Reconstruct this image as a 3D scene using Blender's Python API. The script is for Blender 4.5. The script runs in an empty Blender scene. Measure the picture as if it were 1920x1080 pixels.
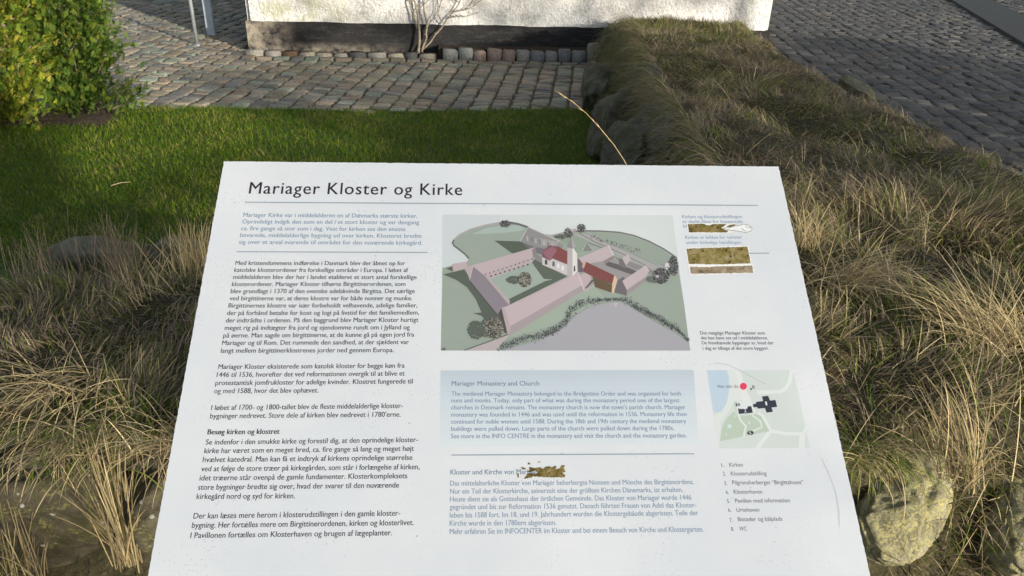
import bpy, bmesh, math, random
import numpy as np
from mathutils import Vector, Matrix, noise as mnoise
random.seed(7); rng = np.random.default_rng(7)
scene = bpy.context.scene
COL = scene.collection

# ------------------------------------------------------------------ camera
CAM_POS = np.array([0.0, 0.0, 1.65]); PITCH, YAW, ROLL = math.radians(28), -0.05970626, 0.02920905
FPX = 1443.0
def cam_axes():
    cp, sp = math.cos(PITCH), math.sin(PITCH)
    fw = np.array([0, cp, -sp]); ri = np.array([1.0, 0, 0]); up = np.array([0, sp, cp])
    cr, sr = math.cos(ROLL), math.sin(ROLL)
    r2 = ri*cr + up*sr; u2 = -ri*sr + up*cr
    c, s = math.cos(YAW), math.sin(YAW); Rz = np.array([[c, -s, 0], [s, c, 0], [0, 0, 1]])
    return Rz@r2, Rz@u2, Rz@fw
RI, UP, FW = cam_axes()
cd = bpy.data.cameras.new('camera'); cam = bpy.data.objects.new('camera', cd); COL.objects.link(cam)
cd.sensor_width = 36; cd.lens = FPX/1920*36; cd.clip_start = 0.02; cd.clip_end = 2000
cam.matrix_world = Matrix(((RI[0], UP[0], -FW[0], CAM_POS[0]), (RI[1], UP[1], -FW[1], CAM_POS[1]), (RI[2], UP[2], -FW[2], CAM_POS[2]), (0, 0, 0, 1)))
scene.camera = cam
# ------------------------------------------------------------------ sky, sun, exposure
SUN_EL = math.radians(12)
SUN_AZ = np.array([0.645, -0.764])           # horizontal direction towards the sun (behind the viewer, to the right)
w = bpy.data.worlds.new('World'); scene.world = w; w.use_nodes = True
nt = w.node_tree; bg = nt.nodes['Background']
sky = nt.nodes.new('ShaderNodeTexSky'); sky.sky_type = 'NISHITA'; sky.sun_disc = False
sky.sun_elevation = SUN_EL; sky.sun_rotation = math.atan2(SUN_AZ[0], SUN_AZ[1])
sky.air_density = 1.0; sky.dust_density = 1.2; sky.ozone_density = 1.0
hs = nt.nodes.new('ShaderNodeHueSaturation'); hs.inputs['Saturation'].default_value = 0.55
nt.links.new(sky.outputs[0], hs.inputs['Color']); nt.links.new(hs.outputs[0], bg.inputs[0]); bg.inputs[1].default_value = 0.15
sd = bpy.data.lights.new('sun', 'SUN'); sun = bpy.data.objects.new('sun', sd); COL.objects.link(sun)
sd.energy = 4.4; sd.angle = math.radians(0.5); sd.color = (1.0, 0.91, 0.77)
S = Vector((SUN_AZ[0]*math.cos(SUN_EL), SUN_AZ[1]*math.cos(SUN_EL), math.sin(SUN_EL)))
sun.rotation_euler = S.to_track_quat('Z', 'Y').to_euler(); sun.location = (6, -8, 6)
vs = scene.view_settings; vs.view_transform = 'Standard'; vs.look = 'None'; vs.exposure = 0.98; vs.gamma = 1.0

# ------------------------------------------------------------------ helpers
def at(px, py, z):                            # point at height z seen at photo pixel
    d = RI*(px-960)/FPX - UP*(py-540)/FPX + FW
    return CAM_POS + d*((z-CAM_POS[2])/d[2])
def s2l(c):
    return tuple((v/255/12.92 if v/255 <= 0.04045 else ((v/255+0.055)/1.055)**2.4) for v in c)
def link(name, me, mat=None, parent=None):
    o = bpy.data.objects.new(name, me); COL.objects.link(o)
    for m in (mat if isinstance(mat, (list, tuple)) else [mat]):
        if m: me.materials.append(m)
    if parent: o.parent = parent
    return o
def tag(o, label=None, cat=None, group=None, kind=None):
    if label: o['label'] = label
    if cat: o['category'] = cat
    if group: o['group'] = group
    if kind: o['kind'] = kind
    return o
def empty(name, loc, label, cat, group=None):
    o = bpy.data.objects.new(name, None); COL.objects.link(o); o.location = loc; o.empty_display_size = 0.1
    return tag(o, label, cat, group)
def np_mesh(name, V, faces_list, cols=None, smooth=False):
    """V (n,3); faces_list: list of int arrays (m,k); cols (n,3) per-vertex colour"""
    me = bpy.data.meshes.new(name)
    me.vertices.add(len(V)); me.vertices.foreach_set('co', np.asarray(V, np.float32).ravel())
    loops = np.concatenate([f.ravel() for f in faces_list]); sizes = np.concatenate([np.full(len(f), f.shape[1]) for f in faces_list])
    me.loops.add(len(loops)); me.loops.foreach_set('vertex_index', loops.astype(np.int32))
    me.polygons.add(len(sizes)); st = np.concatenate([[0], np.cumsum(sizes)[:-1]])
    me.polygons.foreach_set('loop_start', st.astype(np.int32)); me.polygons.foreach_set('loop_total', sizes.astype(np.int32))
    if smooth: me.polygons.foreach_set('use_smooth', np.ones(len(sizes), bool))
    me.update(calc_edges=True)
    if cols is not None:
        a = me.color_attributes.new('Col', 'FLOAT_COLOR', 'POINT')
        a.data.foreach_set('color', np.concatenate([cols, np.ones((len(cols), 1))], 1).astype(np.float32).ravel())
    return me
def hash2(ix, iy, seed):
    h = (ix.astype(np.int64)*374761393 + iy.astype(np.int64)*668265263 + seed*1442695041) & 0xffffffff
    h = ((h ^ (h >> 13))*1274126177) & 0xffffffff
    return ((h ^ (h >> 16)) & 0xffff)/65535.0
def vnoise(x, y, seed=0):
    ix, iy = np.floor(x), np.floor(y); fx, fy = x-ix, y-iy; fx = fx*fx*(3-2*fx); fy = fy*fy*(3-2*fy)
    a = hash2(ix, iy, seed); b = hash2(ix+1, iy, seed); c = hash2(ix, iy+1, seed); d = hash2(ix+1, iy+1, seed)
    return (a*(1-fx)+b*fx)*(1-fy) + (c*(1-fx)+d*fx)*fy
def fbm(x, y, seed=0, o=3):
    x = np.asarray(x, float); y = np.asarray(y, float); t = 0; amp = 0.5; n = 0
    for k in range(o):
        t = t + amp*vnoise(x*2**k+17.3*k, y*2**k-9.1*k, seed+k); n += amp; amp *= .5
    return t/n
def sstep(a, b, x):
    t = np.clip((x-a)/(b-a), 0, 1); return t*t*(3-2*t)

# ------------------------------------------------------------------ materials
class NT:
    def __init__(s, name):
        s.m = bpy.data.materials.new(name); s.m.use_nodes = True; s.t = s.m.node_tree
        s.b = s.t.nodes['Principled BSDF']; s.out = s.t.nodes['Material Output']
        s.b.inputs['Specular IOR Level'].default_value = 0.3
    def n(s, kind, **kw):
        nd = s.t.nodes.new(kind)
        for k, v in kw.items():
            if k in nd.inputs.keys(): nd.inputs[k].default_value = v
            else: setattr(nd, k, v)
        return nd
    def l(s, a, b): s.t.links.new(a, b)
    def coord(s): return s.n('ShaderNodeTexCoord').outputs['Object']
    def noise(s, scale, detail=4, rough=.6, vec=None):
        nd = s.n('ShaderNodeTexNoise', Scale=scale, Detail=detail, Roughness=rough)
        s.l(vec or s.coord(), nd.inputs['Vector']); return nd.outputs['Fac']
    def ramp(s, fac, stops):
        r = s.n('ShaderNodeValToRGB'); e = r.color_ramp.elements
        while len(e) < len(stops): e.new(0.5)
        for el, (p, c) in zip(e, stops): el.position = p; el.color = (*c, 1) if len(c) == 3 else c
        s.l(fac, r.inputs[0]); return r.outputs[0]
    def mix(s, fac, a, b, mode='MIX'):
        m = s.n('ShaderNodeMix', data_type='RGBA', blend_type=mode)
        for i, v in ((0, fac), (6, a), (7, b)):
            if isinstance(v, bpy.types.NodeSocket): s.l(v, m.inputs[i])
            else: m.inputs[i].default_value = v if i == 0 else (*v, 1)
        return m.outputs[2]
    def bump(s, h, strength=.5, dist=.01):
        b = s.n('ShaderNodeBump', Strength=strength, Distance=dist); s.l(h, b.inputs['Height']); s.l(b.outputs[0], s.b.inputs['Normal'])
    def attr(s, name='Col'): return s.n('ShaderNodeAttribute', attribute_name=name).outputs['Color']
    def base(s, c):
        if isinstance(c, bpy.types.NodeSocket): s.l(c, s.b.inputs['Base Color'])
        else: s.b.inputs['Base Color'].default_value = (*c, 1)
    def rough(s, r): s.b.inputs['Roughness'].default_value = r
BW = [(0, (0, 0, 0)), (1, (1, 1, 1))]
def thr(lo, hi): return [(lo, (0, 0, 0)), (hi, (1, 1, 1))]

def mat_blade(name, trans=0.3):
    a = NT(name); c = a.attr(); a.base(c); a.rough(.6); a.b.inputs['Specular IOR Level'].default_value = .06
    t = a.n('ShaderNodeBsdfTranslucent'); a.l(c, t.inputs[0]); m = a.n('ShaderNodeMixShader', Fac=trans)
    a.l(a.b.outputs[0], m.inputs[1]); a.l(t.outputs[0], m.inputs[2]); a.l(m.outputs[0], a.out.inputs[0]); return a.m
M_BLADE = mat_blade('grass_blade'); M_LEAF = mat_blade('shrub_leaf', .35)

a = NT('printed_ink'); a.base(a.attr()); a.rough(.45); M_PRINT = a.m
a = NT('white_laminate')
v = a.n('ShaderNodeTexVoronoi', Scale=260.0); a.l(a.coord(), v.inputs['Vector'])
sp = a.ramp(v.outputs['Distance'], [(.10, (1, 1, 1)), (.22, (0, 0, 0))])
cl = a.ramp(a.noise(14, 4, .6), thr(.46, .66)); dirt = a.mix(1.0, sp, cl, 'MULTIPLY')
v2 = a.n('ShaderNodeTexVoronoi', Scale=75.0); a.l(a.coord(), v2.inputs['Vector'])
sp2 = a.ramp(v2.outputs['Distance'], [(.05, (1, 1, 1)), (.13, (0, 0, 0))]); cl2 = a.ramp(a.noise(22, 3), thr(.56, .66)); d2 = a.mix(1.0, sp2, cl2, 'MULTIPLY')
sm = a.ramp(a.noise(5, 5, .65), [(.35, (.745, .77, .78)), (.7, (.81, .82, .815))])
c1 = a.mix(dirt, sm, (.50, .51, .52)); c1 = a.mix(d2, c1, (.50, .51, .52)); a.base(c1); a.rough(.38); a.b.inputs['Specular IOR Level'].default_value = .25; M_LAM = a.m
a = NT('board_edge'); a.base(a.ramp(a.noise(90, 3), [(.35, (.05, .035, .025)), (.65, (.30, .24, .18))])); a.rough(.7); M_EDGE = a.m
a = NT('galvanised_steel'); a.base(a.ramp(a.noise(25, 4), [(.3, (.22, .24, .26)), (.7, (.36, .39, .41))])); a.b.inputs['Metallic'].default_value = .5; a.rough(.5); M_STEEL = a.m
a = NT('blue_grey_paint'); a.base(a.ramp(a.noise(20, 4), [(.3, (.20, .25, .30)), (.7, (.29, .34, .39))])); a.rough(.5); M_POSTPAINT = a.m
a = NT('adhesive_residue')
r1 = a.ramp(a.noise(110, 5, .7), [(.30, (.035, .03, .006)), (.45, (.16, .12, .02)), (.6, (.30, .22, .08)), (.75, (.42, .34, .20))])
vp = a.n('ShaderNodeTexVoronoi', Scale=210.0); a.l(a.coord(), vp.inputs['Vector']); r1 = a.mix(a.mix(1.0, a.ramp(vp.outputs['Distance'], [(.22, (1, 1, 1)), (.34, (0, 0, 0))]), a.ramp(a.noise(60, 2), thr(.42, .55)), 'MULTIPLY'), r1, (.045, .035, .008))
a.base(r1); a.rough(.7); M_PATCH = a.m
a = NT('tan_residue'); r2 = a.ramp(a.noise(95, 6, .75), [(.28, (.05, .04, .008)), (.42, (.20, .15, .03)), (.55, (.33, .26, .10)), (.72, (.44, .36, .24))])
vp = a.n('ShaderNodeTexVoronoi', Scale=170.0); a.l(a.coord(), vp.inputs['Vector']); r2 = a.mix(a.mix(1.0, a.ramp(vp.outputs['Distance'], [(.20, (1, 1, 1)), (.36, (0, 0, 0))]), a.ramp(a.noise(45, 3), thr(.45, .55)), 'MULTIPLY'), r2, (.05, .038, .008)); a.base(r2); a.rough(.7); M_PATCH3 = a.m
a = NT('dry_residue'); a.base(a.ramp(a.noise(90, 5, .7), [(.3, (.10, .075, .03)), (.5, (.34, .26, .16)), (.72, (.50, .40, .30))])); a.rough(.7); M_PATCH2 = a.m

a = NT('thatch_soil'); a.base(a.ramp(a.noise(40, 6, .75), [(.3, (.012, .011, .005)), (.55, (.04, .035, .015)), (.8, (.09, .07, .035))])); a.rough(.95); a.bump(a.noise(60, 4), .8, .02); M_SOIL = a.m
a = NT('lawn_soil'); a.base(a.ramp(a.noise(12, 5, .7), [(.3, (.018, .03, .006)), (.7, (.05, .075, .015))])); a.rough(.95); M_LAWNSOIL = a.m
a = NT('dark_mulch'); a.base(a.ramp(a.noise(45, 5, .7), [(.3, (.012, .009, .006)), (.7, (.06, .042, .028))])); a.rough(.95); a.bump(a.noise(70, 4), 1, .03); M_MULCH = a.m
a = NT('joint_sand'); a.base(a.ramp(a.noise(18, 5, .7), [(.3, (.03, .027, .018)), (.7, (.085, .072, .048))])); a.rough(.95); a.bump(a.noise(120, 3), .6, .01); M_JOINT = a.m
a = NT('asphalt'); a.base(a.ramp(a.noise(200, 3, .7), [(.3, (.012, .014, .015)), (.7, (.030, .034, .035))])); a.rough(.85); a.bump(a.noise(260, 2), .5, .005); M_ASPH = a.m
def mat_cobble(name, rough=.75):
    a = NT(name); c = a.mix(.75, a.attr(), a.ramp(a.noise(45, 6, .75), [(.3, (.40, .40, .40)), (.7, (1.4, 1.4, 1.38))]), 'MULTIPLY')
    a.base(c); a.rough(rough); a.bump(a.noise(70, 4, .65), .6, .012); return a.m
M_COB = mat_cobble('granite_setts')
def mat_boulder(name, base_stops, lich=None, lich_thr=(.5, .6), moss=None, moss_thr=(.5, .65)):
    a = NT(name); co = a.coord(); c = a.ramp(a.noise(22, 6, .7, co), base_stops)
    if moss: c = a.mix(a.ramp(a.noise(9, 5, .7, co), thr(*moss_thr)), c, moss)
    if lich:
        vv = a.n('ShaderNodeTexVoronoi', Scale=130.0); wv = a.n('ShaderNodeVectorMath', operation='ADD'); nn = a.n('ShaderNodeTexNoise', Scale=40.0); a.l(co, nn.inputs['Vector'])
        sc = a.n('ShaderNodeVectorMath', operation='SCALE', Scale=.02); a.l(nn.outputs['Color'], sc.inputs[0]); a.l(co, wv.inputs[0]); a.l(sc.outputs[0], wv.inputs[1]); a.l(wv.outputs[0], vv.inputs['Vector'])
        spots = a.ramp(vv.outputs['Distance'], [(.42, (1, 1, 1)), (.58, (0, 0, 0))]); msk = a.ramp(a.noise(14, 4, .7, co), thr(*lich_thr))
        c = a.mix(a.mix(1.0, spots, msk, 'MULTIPLY'), c, lich)
        v3 = a.n('ShaderNodeTexVoronoi', Scale=26.0); a.l(wv.outputs[0], v3.inputs['Vector'])
        c = a.mix(a.ramp(v3.outputs['Distance'], [(.10, (1, 1, 1)), (.14, (0, 0, 0))]), c, (.42, .43, .38))
    a.base(c); a.rough(.9); a.bump(a.noise(38, 8, .75, co), 1.0, .03); return a.m
M_ROCK_D = mat_boulder('mossy_dark_stone', [(.3, (.035, .032, .022)), (.5, (.085, .075, .045)), (.72, (.16, .14, .09))], (.20, .19, .07), (.52, .62), (.06, .06, .015))
M_ROCK_L = mat_boulder('lichen_stone', [(.3, (.13, .12, .08)), (.5, (.29, .27, .17)), (.72, (.48, .45, .34))], (.48, .44, .17), (.30, .62))
M_ROCK_G = mat_boulder('grey_stone', [(.3, (.035, .036, .028)), (.5, (.075, .075, .06)), (.72, (.125, .122, .10))], None, moss=(.055, .06, .024), moss_thr=(.42, .62))

M_ROCK_P = mat_boulder('pale_mossy_stone', [(.3, (.07, .07, .05)), (.5, (.14, .135, .10)), (.72, (.22, .21, .17))], None, moss=(.09, .095, .04), moss_thr=(.42, .62))
# ------------------------------------------------------------------ heights of the grassy stone bank
YI, YO = 2.42, 1.18
_xr_y = np.array([0, 2.4, 3.2, 4.2, 5.2, 6.2, 7.4, 8.3]); _xr_x = np.array([3.6, 3.1, 2.85, 2.78, 2.75, 2.72, 2.85, 3.05])
_xl_y = np.array([0, 2.3, 3.0, 4.9, 5.9, 7.0, 8.3]); _xl_x = np.array([0.6, 0.72, 0.82, .96, 1.1, 1.22, 1.33])
def bank_d(x, y):                              # signed distance-like measure, positive inside
    xx = x + .05*(fbm(y*3, x*0+3, 5)-.5); yy = y + .12*(fbm(x*3, y*0+9, 8)-.5)
    dA = np.minimum(YI-yy, yy-YO); dA = np.minimum(dA, np.interp(y, _xr_y, _xr_x)-xx)
    dB = np.minimum(np.minimum(xx-np.interp(y, _xl_y, _xl_x), np.interp(y, _xr_y, _xr_x)-xx), np.minimum(yy-YO, 8.27-y))
    return np.maximum(dA, dB)
def bank_h(x, y):
    x = np.asarray(x, float); y = np.asarray(y, float); d = bank_d(x, y)
    top = .53 - .015*np.clip(y-2, 0, 6) + .13*(fbm(x*1.6, y*1.6, 21)-.5) + .05*(fbm(x*6, y*6, 31)-.5)
    return np.where(d > -.02, top*(.28+.72*sstep(.0, .30, d))*sstep(-.02, .06, d), 0.0)-.004

# ------------------------------------------------------------------ ground sheets
def sheet(name, pts, z, mat, label=None):
    me = bpy.data.meshes.new(name); me.from_pydata([(p[0], p[1], z) for p in pts], [], [list(range(len(pts)))]); me.update()
    return tag(link(name, me, mat), kind='structure')
sheet('ground', [(-400, -400), (400, -400), (400, 400), (-400, 400)], -.016, M_JOINT)
sheet('lawn', [(-9, 2.2), (1.6, 2.2), (1.6, 6.35), (-.8, 6.16), (-2.6, 6.05), (-9, 5.9)], -.004, M_LAWNSOIL)
# soil bed under the conifers
nx, ny = 60, 24; gx, gy = np.meshgrid(np.linspace(-6.5, -2.6, nx), np.linspace(5.5, 6.0, ny))
edge = np.minimum(np.minimum(gy-5.5-.08*fbm(gx*4, gy*4, 2), 6.0-gy), -2.6-gx); gz = np.where(edge > 0, .05*sstep(0, .15, edge), -.01)+.03*(fbm(gx*14, gy*14, 3)-.5)*(edge > 0)
idx = np.arange(nx*ny).reshape(ny, nx); q = np.stack([idx[:-1, :-1], idx[:-1, 1:], idx[1:, 1:], idx[1:, :-1]], -1).reshape(-1, 4)
tag(link('soil_bed', np_mesh('soil_bed', np.stack([gx, gy, gz], -1).reshape(-1, 3), [q], smooth=True), M_MULCH), kind='structure')
# earth bank
xs = np.arange(-4.5, 3.75, .03); ys = np.arange(1.05, 8.285, .03); gx, gy = np.meshgrid(xs, ys); gz = bank_h(gx, gy)
ny, nx = gx.shape; idx = np.arange(nx*ny).reshape(ny, nx); q = np.stack([idx[:-1, :-1], idx[:-1, 1:], idx[1:, 1:], idx[1:, :-1]], -1).reshape(-1, 4)
keep = (gz.reshape(-1)[q] > .0).any(1); gz = np.where(gz <= 0, -.05, gz)
tag(link('earth_bank', np_mesh('earth_bank', np.stack([gx, gy, gz], -1).reshape(-1, 3), [q[keep]], smooth=True), M_SOIL), kind='structure')

# ------------------------------------------------------------------ cobbles
def setts(centres, ang, sx, sy, cols, zt, tilt=.008):
    """rounded blocks: centres (n,2), ang (n,), half-sizes, top height"""
    n = len(centres); k = 12; th = np.arange(k)/k*2*np.pi
    th = th+.26; cx = np.sign(np.cos(th))*np.abs(np.cos(th))**.22; cy = np.sign(np.sin(th))*np.abs(np.sin(th))**.22
    rings = [(1.0, -.05), (1.0, -.014), (.95, -.004), (.80, 0.0)]
    jit = 1+.06*(rng.random((n, k))-.5); V = []
    tx = (rng.random(n)-.5)*2*tilt; ty = (rng.random(n)-.5)*2*tilt
    for s, z in rings:
        lx = cx[None]*s*sx[:, None]*jit; ly = cy[None]*s*sy[:, None]*jit
        zz = zt[:, None] + z + (tx[:, None]*lx/.07 + ty[:, None]*ly/.05)*(z > -.05) + .004*(rng.random((n, k))-.5)
        V.append((lx, ly, zz))
    V.append((np.zeros((n, 1)), np.zeros((n, 1)), zt[:, None]+.002))
    lx = np.concatenate([v[0] for v in V], 1); ly = np.concatenate([v[1] for v in V], 1); lz = np.concatenate([v[2] for v in V], 1)
    ca, sa = np.cos(ang)[:, None], np.sin(ang)[:, None]
    P = np.stack([centres[:, :1]+lx*ca-ly*sa, centres[:, 1:]+lx*sa+ly*ca, lz], -1); nv = P.shape[1]
    f = []; i = np.arange(k); j = (i+1) % k
    for r in range(3): f.append(np.stack([r*k+i, r*k+j, (r+1)*k+j, (r+1)*k+i], 1))
    quad = np.concatenate(f); tri = np.stack([3*k+i, 3*k+j, np.full(k, 4*k)], 1); off = (np.arange(n)*nv)[:, None, None]
    return P.reshape(-1, 3), [(quad[None]+off).reshape(-1, 4), (tri[None]+off).reshape(-1, 3)], np.repeat(cols, nv, 0)
def sett_field(inside, origin, ang, wid, dep, ext, zfun, palette, gap=.014, wave=.006):
    C, SX, SY, A = [], [], [], []; ca, sa = math.cos(ang), math.sin(ang)
    for i in range(int(-ext[0]/wid), int(ext[1]/wid)):
        v = -ext[2]+random.random()*dep
        wi = wid*(1+.06*(random.random()-.5))
        while v < ext[3]:
            d = dep*(.78+.5*random.random()); u = i*wid+.012*(random.random()-.5)+wave*math.sin(v*1.3+i*.15)
            x = origin[0]+u*ca-(v+d/2)*sa; y = origin[1]+u*sa+(v+d/2)*ca
            if inside(x, y):
                C.append((x, y)); SX.append(wi/2-gap*(.35+.5*random.random())); SY.append(d/2-gap*(.35+.4*random.random())); A.append(ang+.04*(random.random()-.5))
            v += d
    C = np.array(C); n = len(C); pal = np.array(palette); cols = pal[rng.integers(0, len(pal), n)]*(.75+.5*rng.random((n, 1)))
    return setts(C, np.array(A), np.array(SX), np.array(SY), cols, zfun(C[:, 0], C[:, 1])+.012*(rng.random(n)-.5))
PAL_PATH = [(.155, .178, .140), (.185, .168, .13), (.155, .142, .115), (.195, .172, .132), (.125, .12, .11), (.185, .15, .115), (.17, .152, .112), (.12, .118, .11)]
PAL_ROAD = [(.052, .052, .053), (.058, .057, .056), (.047, .048, .05), (.066, .064, .062), (.056, .053, .05)]
def in_path(x, y):
    lo = 6.13+.03*x+.05*math.sin(x*2.1)
    if y < lo or y > 15.5 or x < -9: return False
    if x > -2.33 and y > 7.93: return False
    if x > np.interp(y, _xl_y, _xl_x)+.15: return False
    if x < -2.3 and y < 6.02: return False
    return True
P, F, Cc = sett_field(in_path, (-.3, 7.0), math.radians(-8), .158, .098, (9.5, 3, 2.2, 10), lambda x, y: 0*x+.02*(fbm(x, y, 4)-.5), PAL_PATH)
tag(link('cobbled_path', np_mesh('cobbled_path', P, F, Cc, True), M_COB), kind='structure')
STR_A0, STR_A1, STR_B1, STR_B0 = (6.2, 7.7), (8.7, 15.1), (9.45, 15.1), (7.0, 7.9)
def strip_x(y): return 6.79+(y-9.47)*.339
def in_road(x, y):
    if y > 16 or y < 1.0 or x > 13: return False
    if y > 8.25 and x < 3.2: return False
    if y <= 8.25 and x < np.interp(y, _xr_y, _xr_x)-.1: return False
    s = strip_x(y)
    return not (s-.04 < x < s+.80)
P, F, Cc = sett_field(in_road, (5, 8.0), math.radians(-7), .165, .105, (9, 9, 9, 10), lambda x, y: 0*x-.004, PAL_ROAD, .006, .006)
tag(link('cobbled_road', np_mesh('cobbled_road', P, F, Cc, True), M_COB), kind='structure')
me = bpy.data.meshes.new('asphalt_strip'); bm = bmesh.new()
b = [(strip_x(y)+o, y) for y, o in ((3.0, 0), (16, 0), (16, .76), (3.0, .76))]
vb = [bm.verts.new((x, y, -.05)) for x, y in b]; vt = [bm.verts.new((x, y, .022)) for x, y in b]; bm.faces.new(vt)
for i in range(4): bm.faces.new((vb[i], vb[(i+1) % 4], vt[(i+1) % 4], vt[i]))
bmesh.ops.recalc_face_normals(bm, faces=bm.faces); bmesh.ops.bevel(bm, geom=[e for e in bm.edges if all(v.co.z > 0 for v in e.verts)], offset=.008, segments=2, affect='EDGES'); bm.to_mesh(me); bm.free()
tag(link('asphalt_strip', me, M_ASPH), kind='structure')

# ------------------------------------------------------------------ boulders
def boulder_mesh(name, size, seed, sub=4, amp=.16, cuts=()):
    bm = bmesh.new(); bmesh.ops.create_icosphere(bm, subdivisions=sub, radius=1)
    o = Vector((seed*3.1, seed*1.7, seed*.9)); rr = random.Random(seed)
    planes = []
    for _ in range(13):
        n = Vector((rr.gauss(0, 1), rr.gauss(0, 1), rr.gauss(0, .8))).normalized(); planes.append((n, .58+.26*rr.random()))
    planes += [(Vector(n).normalized(), d) for n, d in cuts]
    for v in bm.verts:
        p = v.co.copy()
        for n, d in planes:
            k = p.dot(n)
            if k > d: p -= n*(k-d)*.85
        dn = v.co.normalized()
        p += dn*(amp*mnoise.noise(dn*1.3+o) + amp*.45*mnoise.noise(dn*3.1+o) + amp*.22*mnoise.noise(dn*8+o) + amp*.12*mnoise.noise(dn*19+o))
        v.co = Vector((p.x*size[0], p.y*size[1], p.z*size[2]))
    for f in bm.faces: f.smooth = True
    me = bpy.data.meshes.new(name); bm.to_mesh(me); bm.free(); return me
def boulder(loc, size, rot, seed, mat, label, group=None, amp=.16, sub=4, cuts=()):
    o = link('boulder', boulder_mesh('boulder', size, seed, sub, amp, cuts), mat); o.location = loc; o.rotation_euler = rot
    return tag(o, label, 'boulder', group or 'boulders of the stone bank')
def hull_boulder(front, zt, zb, depth, seed, mat, label):
    ys_ = [p_[1] for p_ in front]; y0_, y1_ = min(ys_), max(ys_); P_ = [Vector(at(px, py, zt+(zb-zt)*(py-y0_)/(y1_-y0_))) for px, py in front]
    c = sum(P_, Vector())/len(P_); bm = bmesh.new()
    for p_ in P_:
        d_ = p_-c; bm.verts.new(d_); bm.verts.new(d_*1.12+Vector((0, depth*.45, -depth*.35))); bm.verts.new(d_*.9+Vector((0, depth, -depth*.8)))
    bm.verts.new(Vector((.01, -.035, .03))); bm.verts.new(Vector((.03, -.03, .05)))
    r_ = bmesh.ops.convex_hull(bm, input=list(bm.verts)); bmesh.ops.delete(bm, geom=[g for g in r_['geom_interior'] if isinstance(g, bmesh.types.BMVert)], context='VERTS')
    bmesh.ops.bevel(bm, geom=list(bm.edges), offset=.010, segments=2, affect='EDGES'); bmesh.ops.triangulate(bm, faces=list(bm.faces))
    for _ in range(3):
        bmesh.ops.subdivide_edges(bm, edges=[e for e in bm.edges if e.calc_length() > .012], cuts=1, use_grid_fill=True); bmesh.ops.triangulate(bm, faces=list(bm.faces))
    bm.normal_update(); o = Vector((seed, seed*.7, 0))
    mv = [(v, v.normal*(.010*mnoise.noise(v.co*16+o)+.006*mnoise.noise(v.co*45+o)+.003*mnoise.noise(v.co*120+o))) for v in bm.verts]
    for v, d_ in mv: v.co += d_
    for f in bm.faces: f.smooth = True
    bmesh.ops.recalc_face_normals(bm, faces=bm.faces); me = bpy.data.meshes.new('boulder'); bm.to_mesh(me); bm.free()
    ob = link('boulder', me, mat); ob.location = c; return tag(ob, label, 'boulder', 'boulders of the stone bank')
def bp(px, py, z, dy=0): p = at(px, py, z); return (p[0], p[1]+dy, p[2])
boulder(bp(95, 985, .33, .06), (.24, .16, .20), (.35, 0, .1), 3, M_ROCK_D, 'big dark mossy boulder at the bottom left corner beside the tall dry tuft')
boulder(bp(300, 985, .34, .06), (.115, .12, .19), (.3, .1, -.2), 5, M_ROCK_D, 'dark boulder with white lichen spots half hidden by the left edge of the sign')
hull_boulder([(1612, 962), (1640, 915), (1672, 880), (1712, 838), (1765, 842), (1790, 885), (1788, 955), (1752, 1025), (1705, 1062), (1640, 1040)], .44, .27, .20, 11, M_ROCK_L, 'pale yellow lichen covered boulder right of the sign, lit by the sun')
hull_boulder([(1878, 960), (1895, 880), (1930, 850), (2010, 860), (2040, 950), (2000, 1060), (1930, 1090), (1890, 1050)], .42, .26, .20, 13, M_ROCK_L, 'lichen stone cut off by the right edge of the photo')
boulder(bp(190, 486, .435, .02), (.20, .11, .07), (.1, .1, .1), 19, M_ROCK_P, 'flat grey stone at the lawn edge in front of the left dry grass')
boulder(bp(320, 480, .43, .02), (.11, .09, .06), (.1, -.1, .3), 23, M_ROCK_P, 'small grey stone at the lawn edge next to the sunlit grass beside the sign')
# inner face of the bank running to the house (far to near)
for px, py, z, s, rz, seed, lab in ((1128, 95, .20, (.14, .20, .27), .1, 29, 'upright grey end stone of the bank touching the black plinth'),
        (1118, 165, .16, (.17, .34, .27), .12, 31, 'mossy stone of the bank face beside the end of the cobbled path'),
        (1205, 172, .33, (.19, .60, .17), .15, 34, 'long rounded capstone under the grass, uppermost stone of the bank face'),
        (1138, 240, .18, (.19, .42, .27), .10, 41, 'steep mossy stone of the bank face at the corner of lawn and cobbles'),
        (1232, 268, .35, (.21, .48, .17), .12, 43, 'broad grey capstone of the bank face just behind the bent grass stalk'),
        (1160, 315, .20, (.21, .38, .27), .10, 47, 'low stone of the bank face cut off by the top edge of the sign')):
    q_ = bp(px, py, z); boulder((q_[0]+.05, q_[1]+.02, q_[2]-.03), s, (.05, .12, -rz), seed, M_ROCK_G, lab, amp=.26, sub=5)
for px, py, z, s, seed, lab in ((1640, 160, .33, (.09, .26, .07), 61, 'long grey edge stone where the bank meets the road, farthest of them'),
        (1695, 210, .31, (.08, .17, .06), 63, 'edge stone of the bank below the long one at the road side'),
        (1805, 258, .36, (.06, .07, .05), 67, 'small pale stone on the road side edge of the bank'),
        (1918, 328, .35, (.07, .09, .07), 69, 'edge stone by the road at the right edge of the photo')):
    q_ = bp(px, py, z); boulder((q_[0]-.17, q_[1]-.03, q_[2]-.01), (s[0], s[1], s[2]*.85), (.1, .1, .12), seed, M_ROCK_P, lab)

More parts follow.
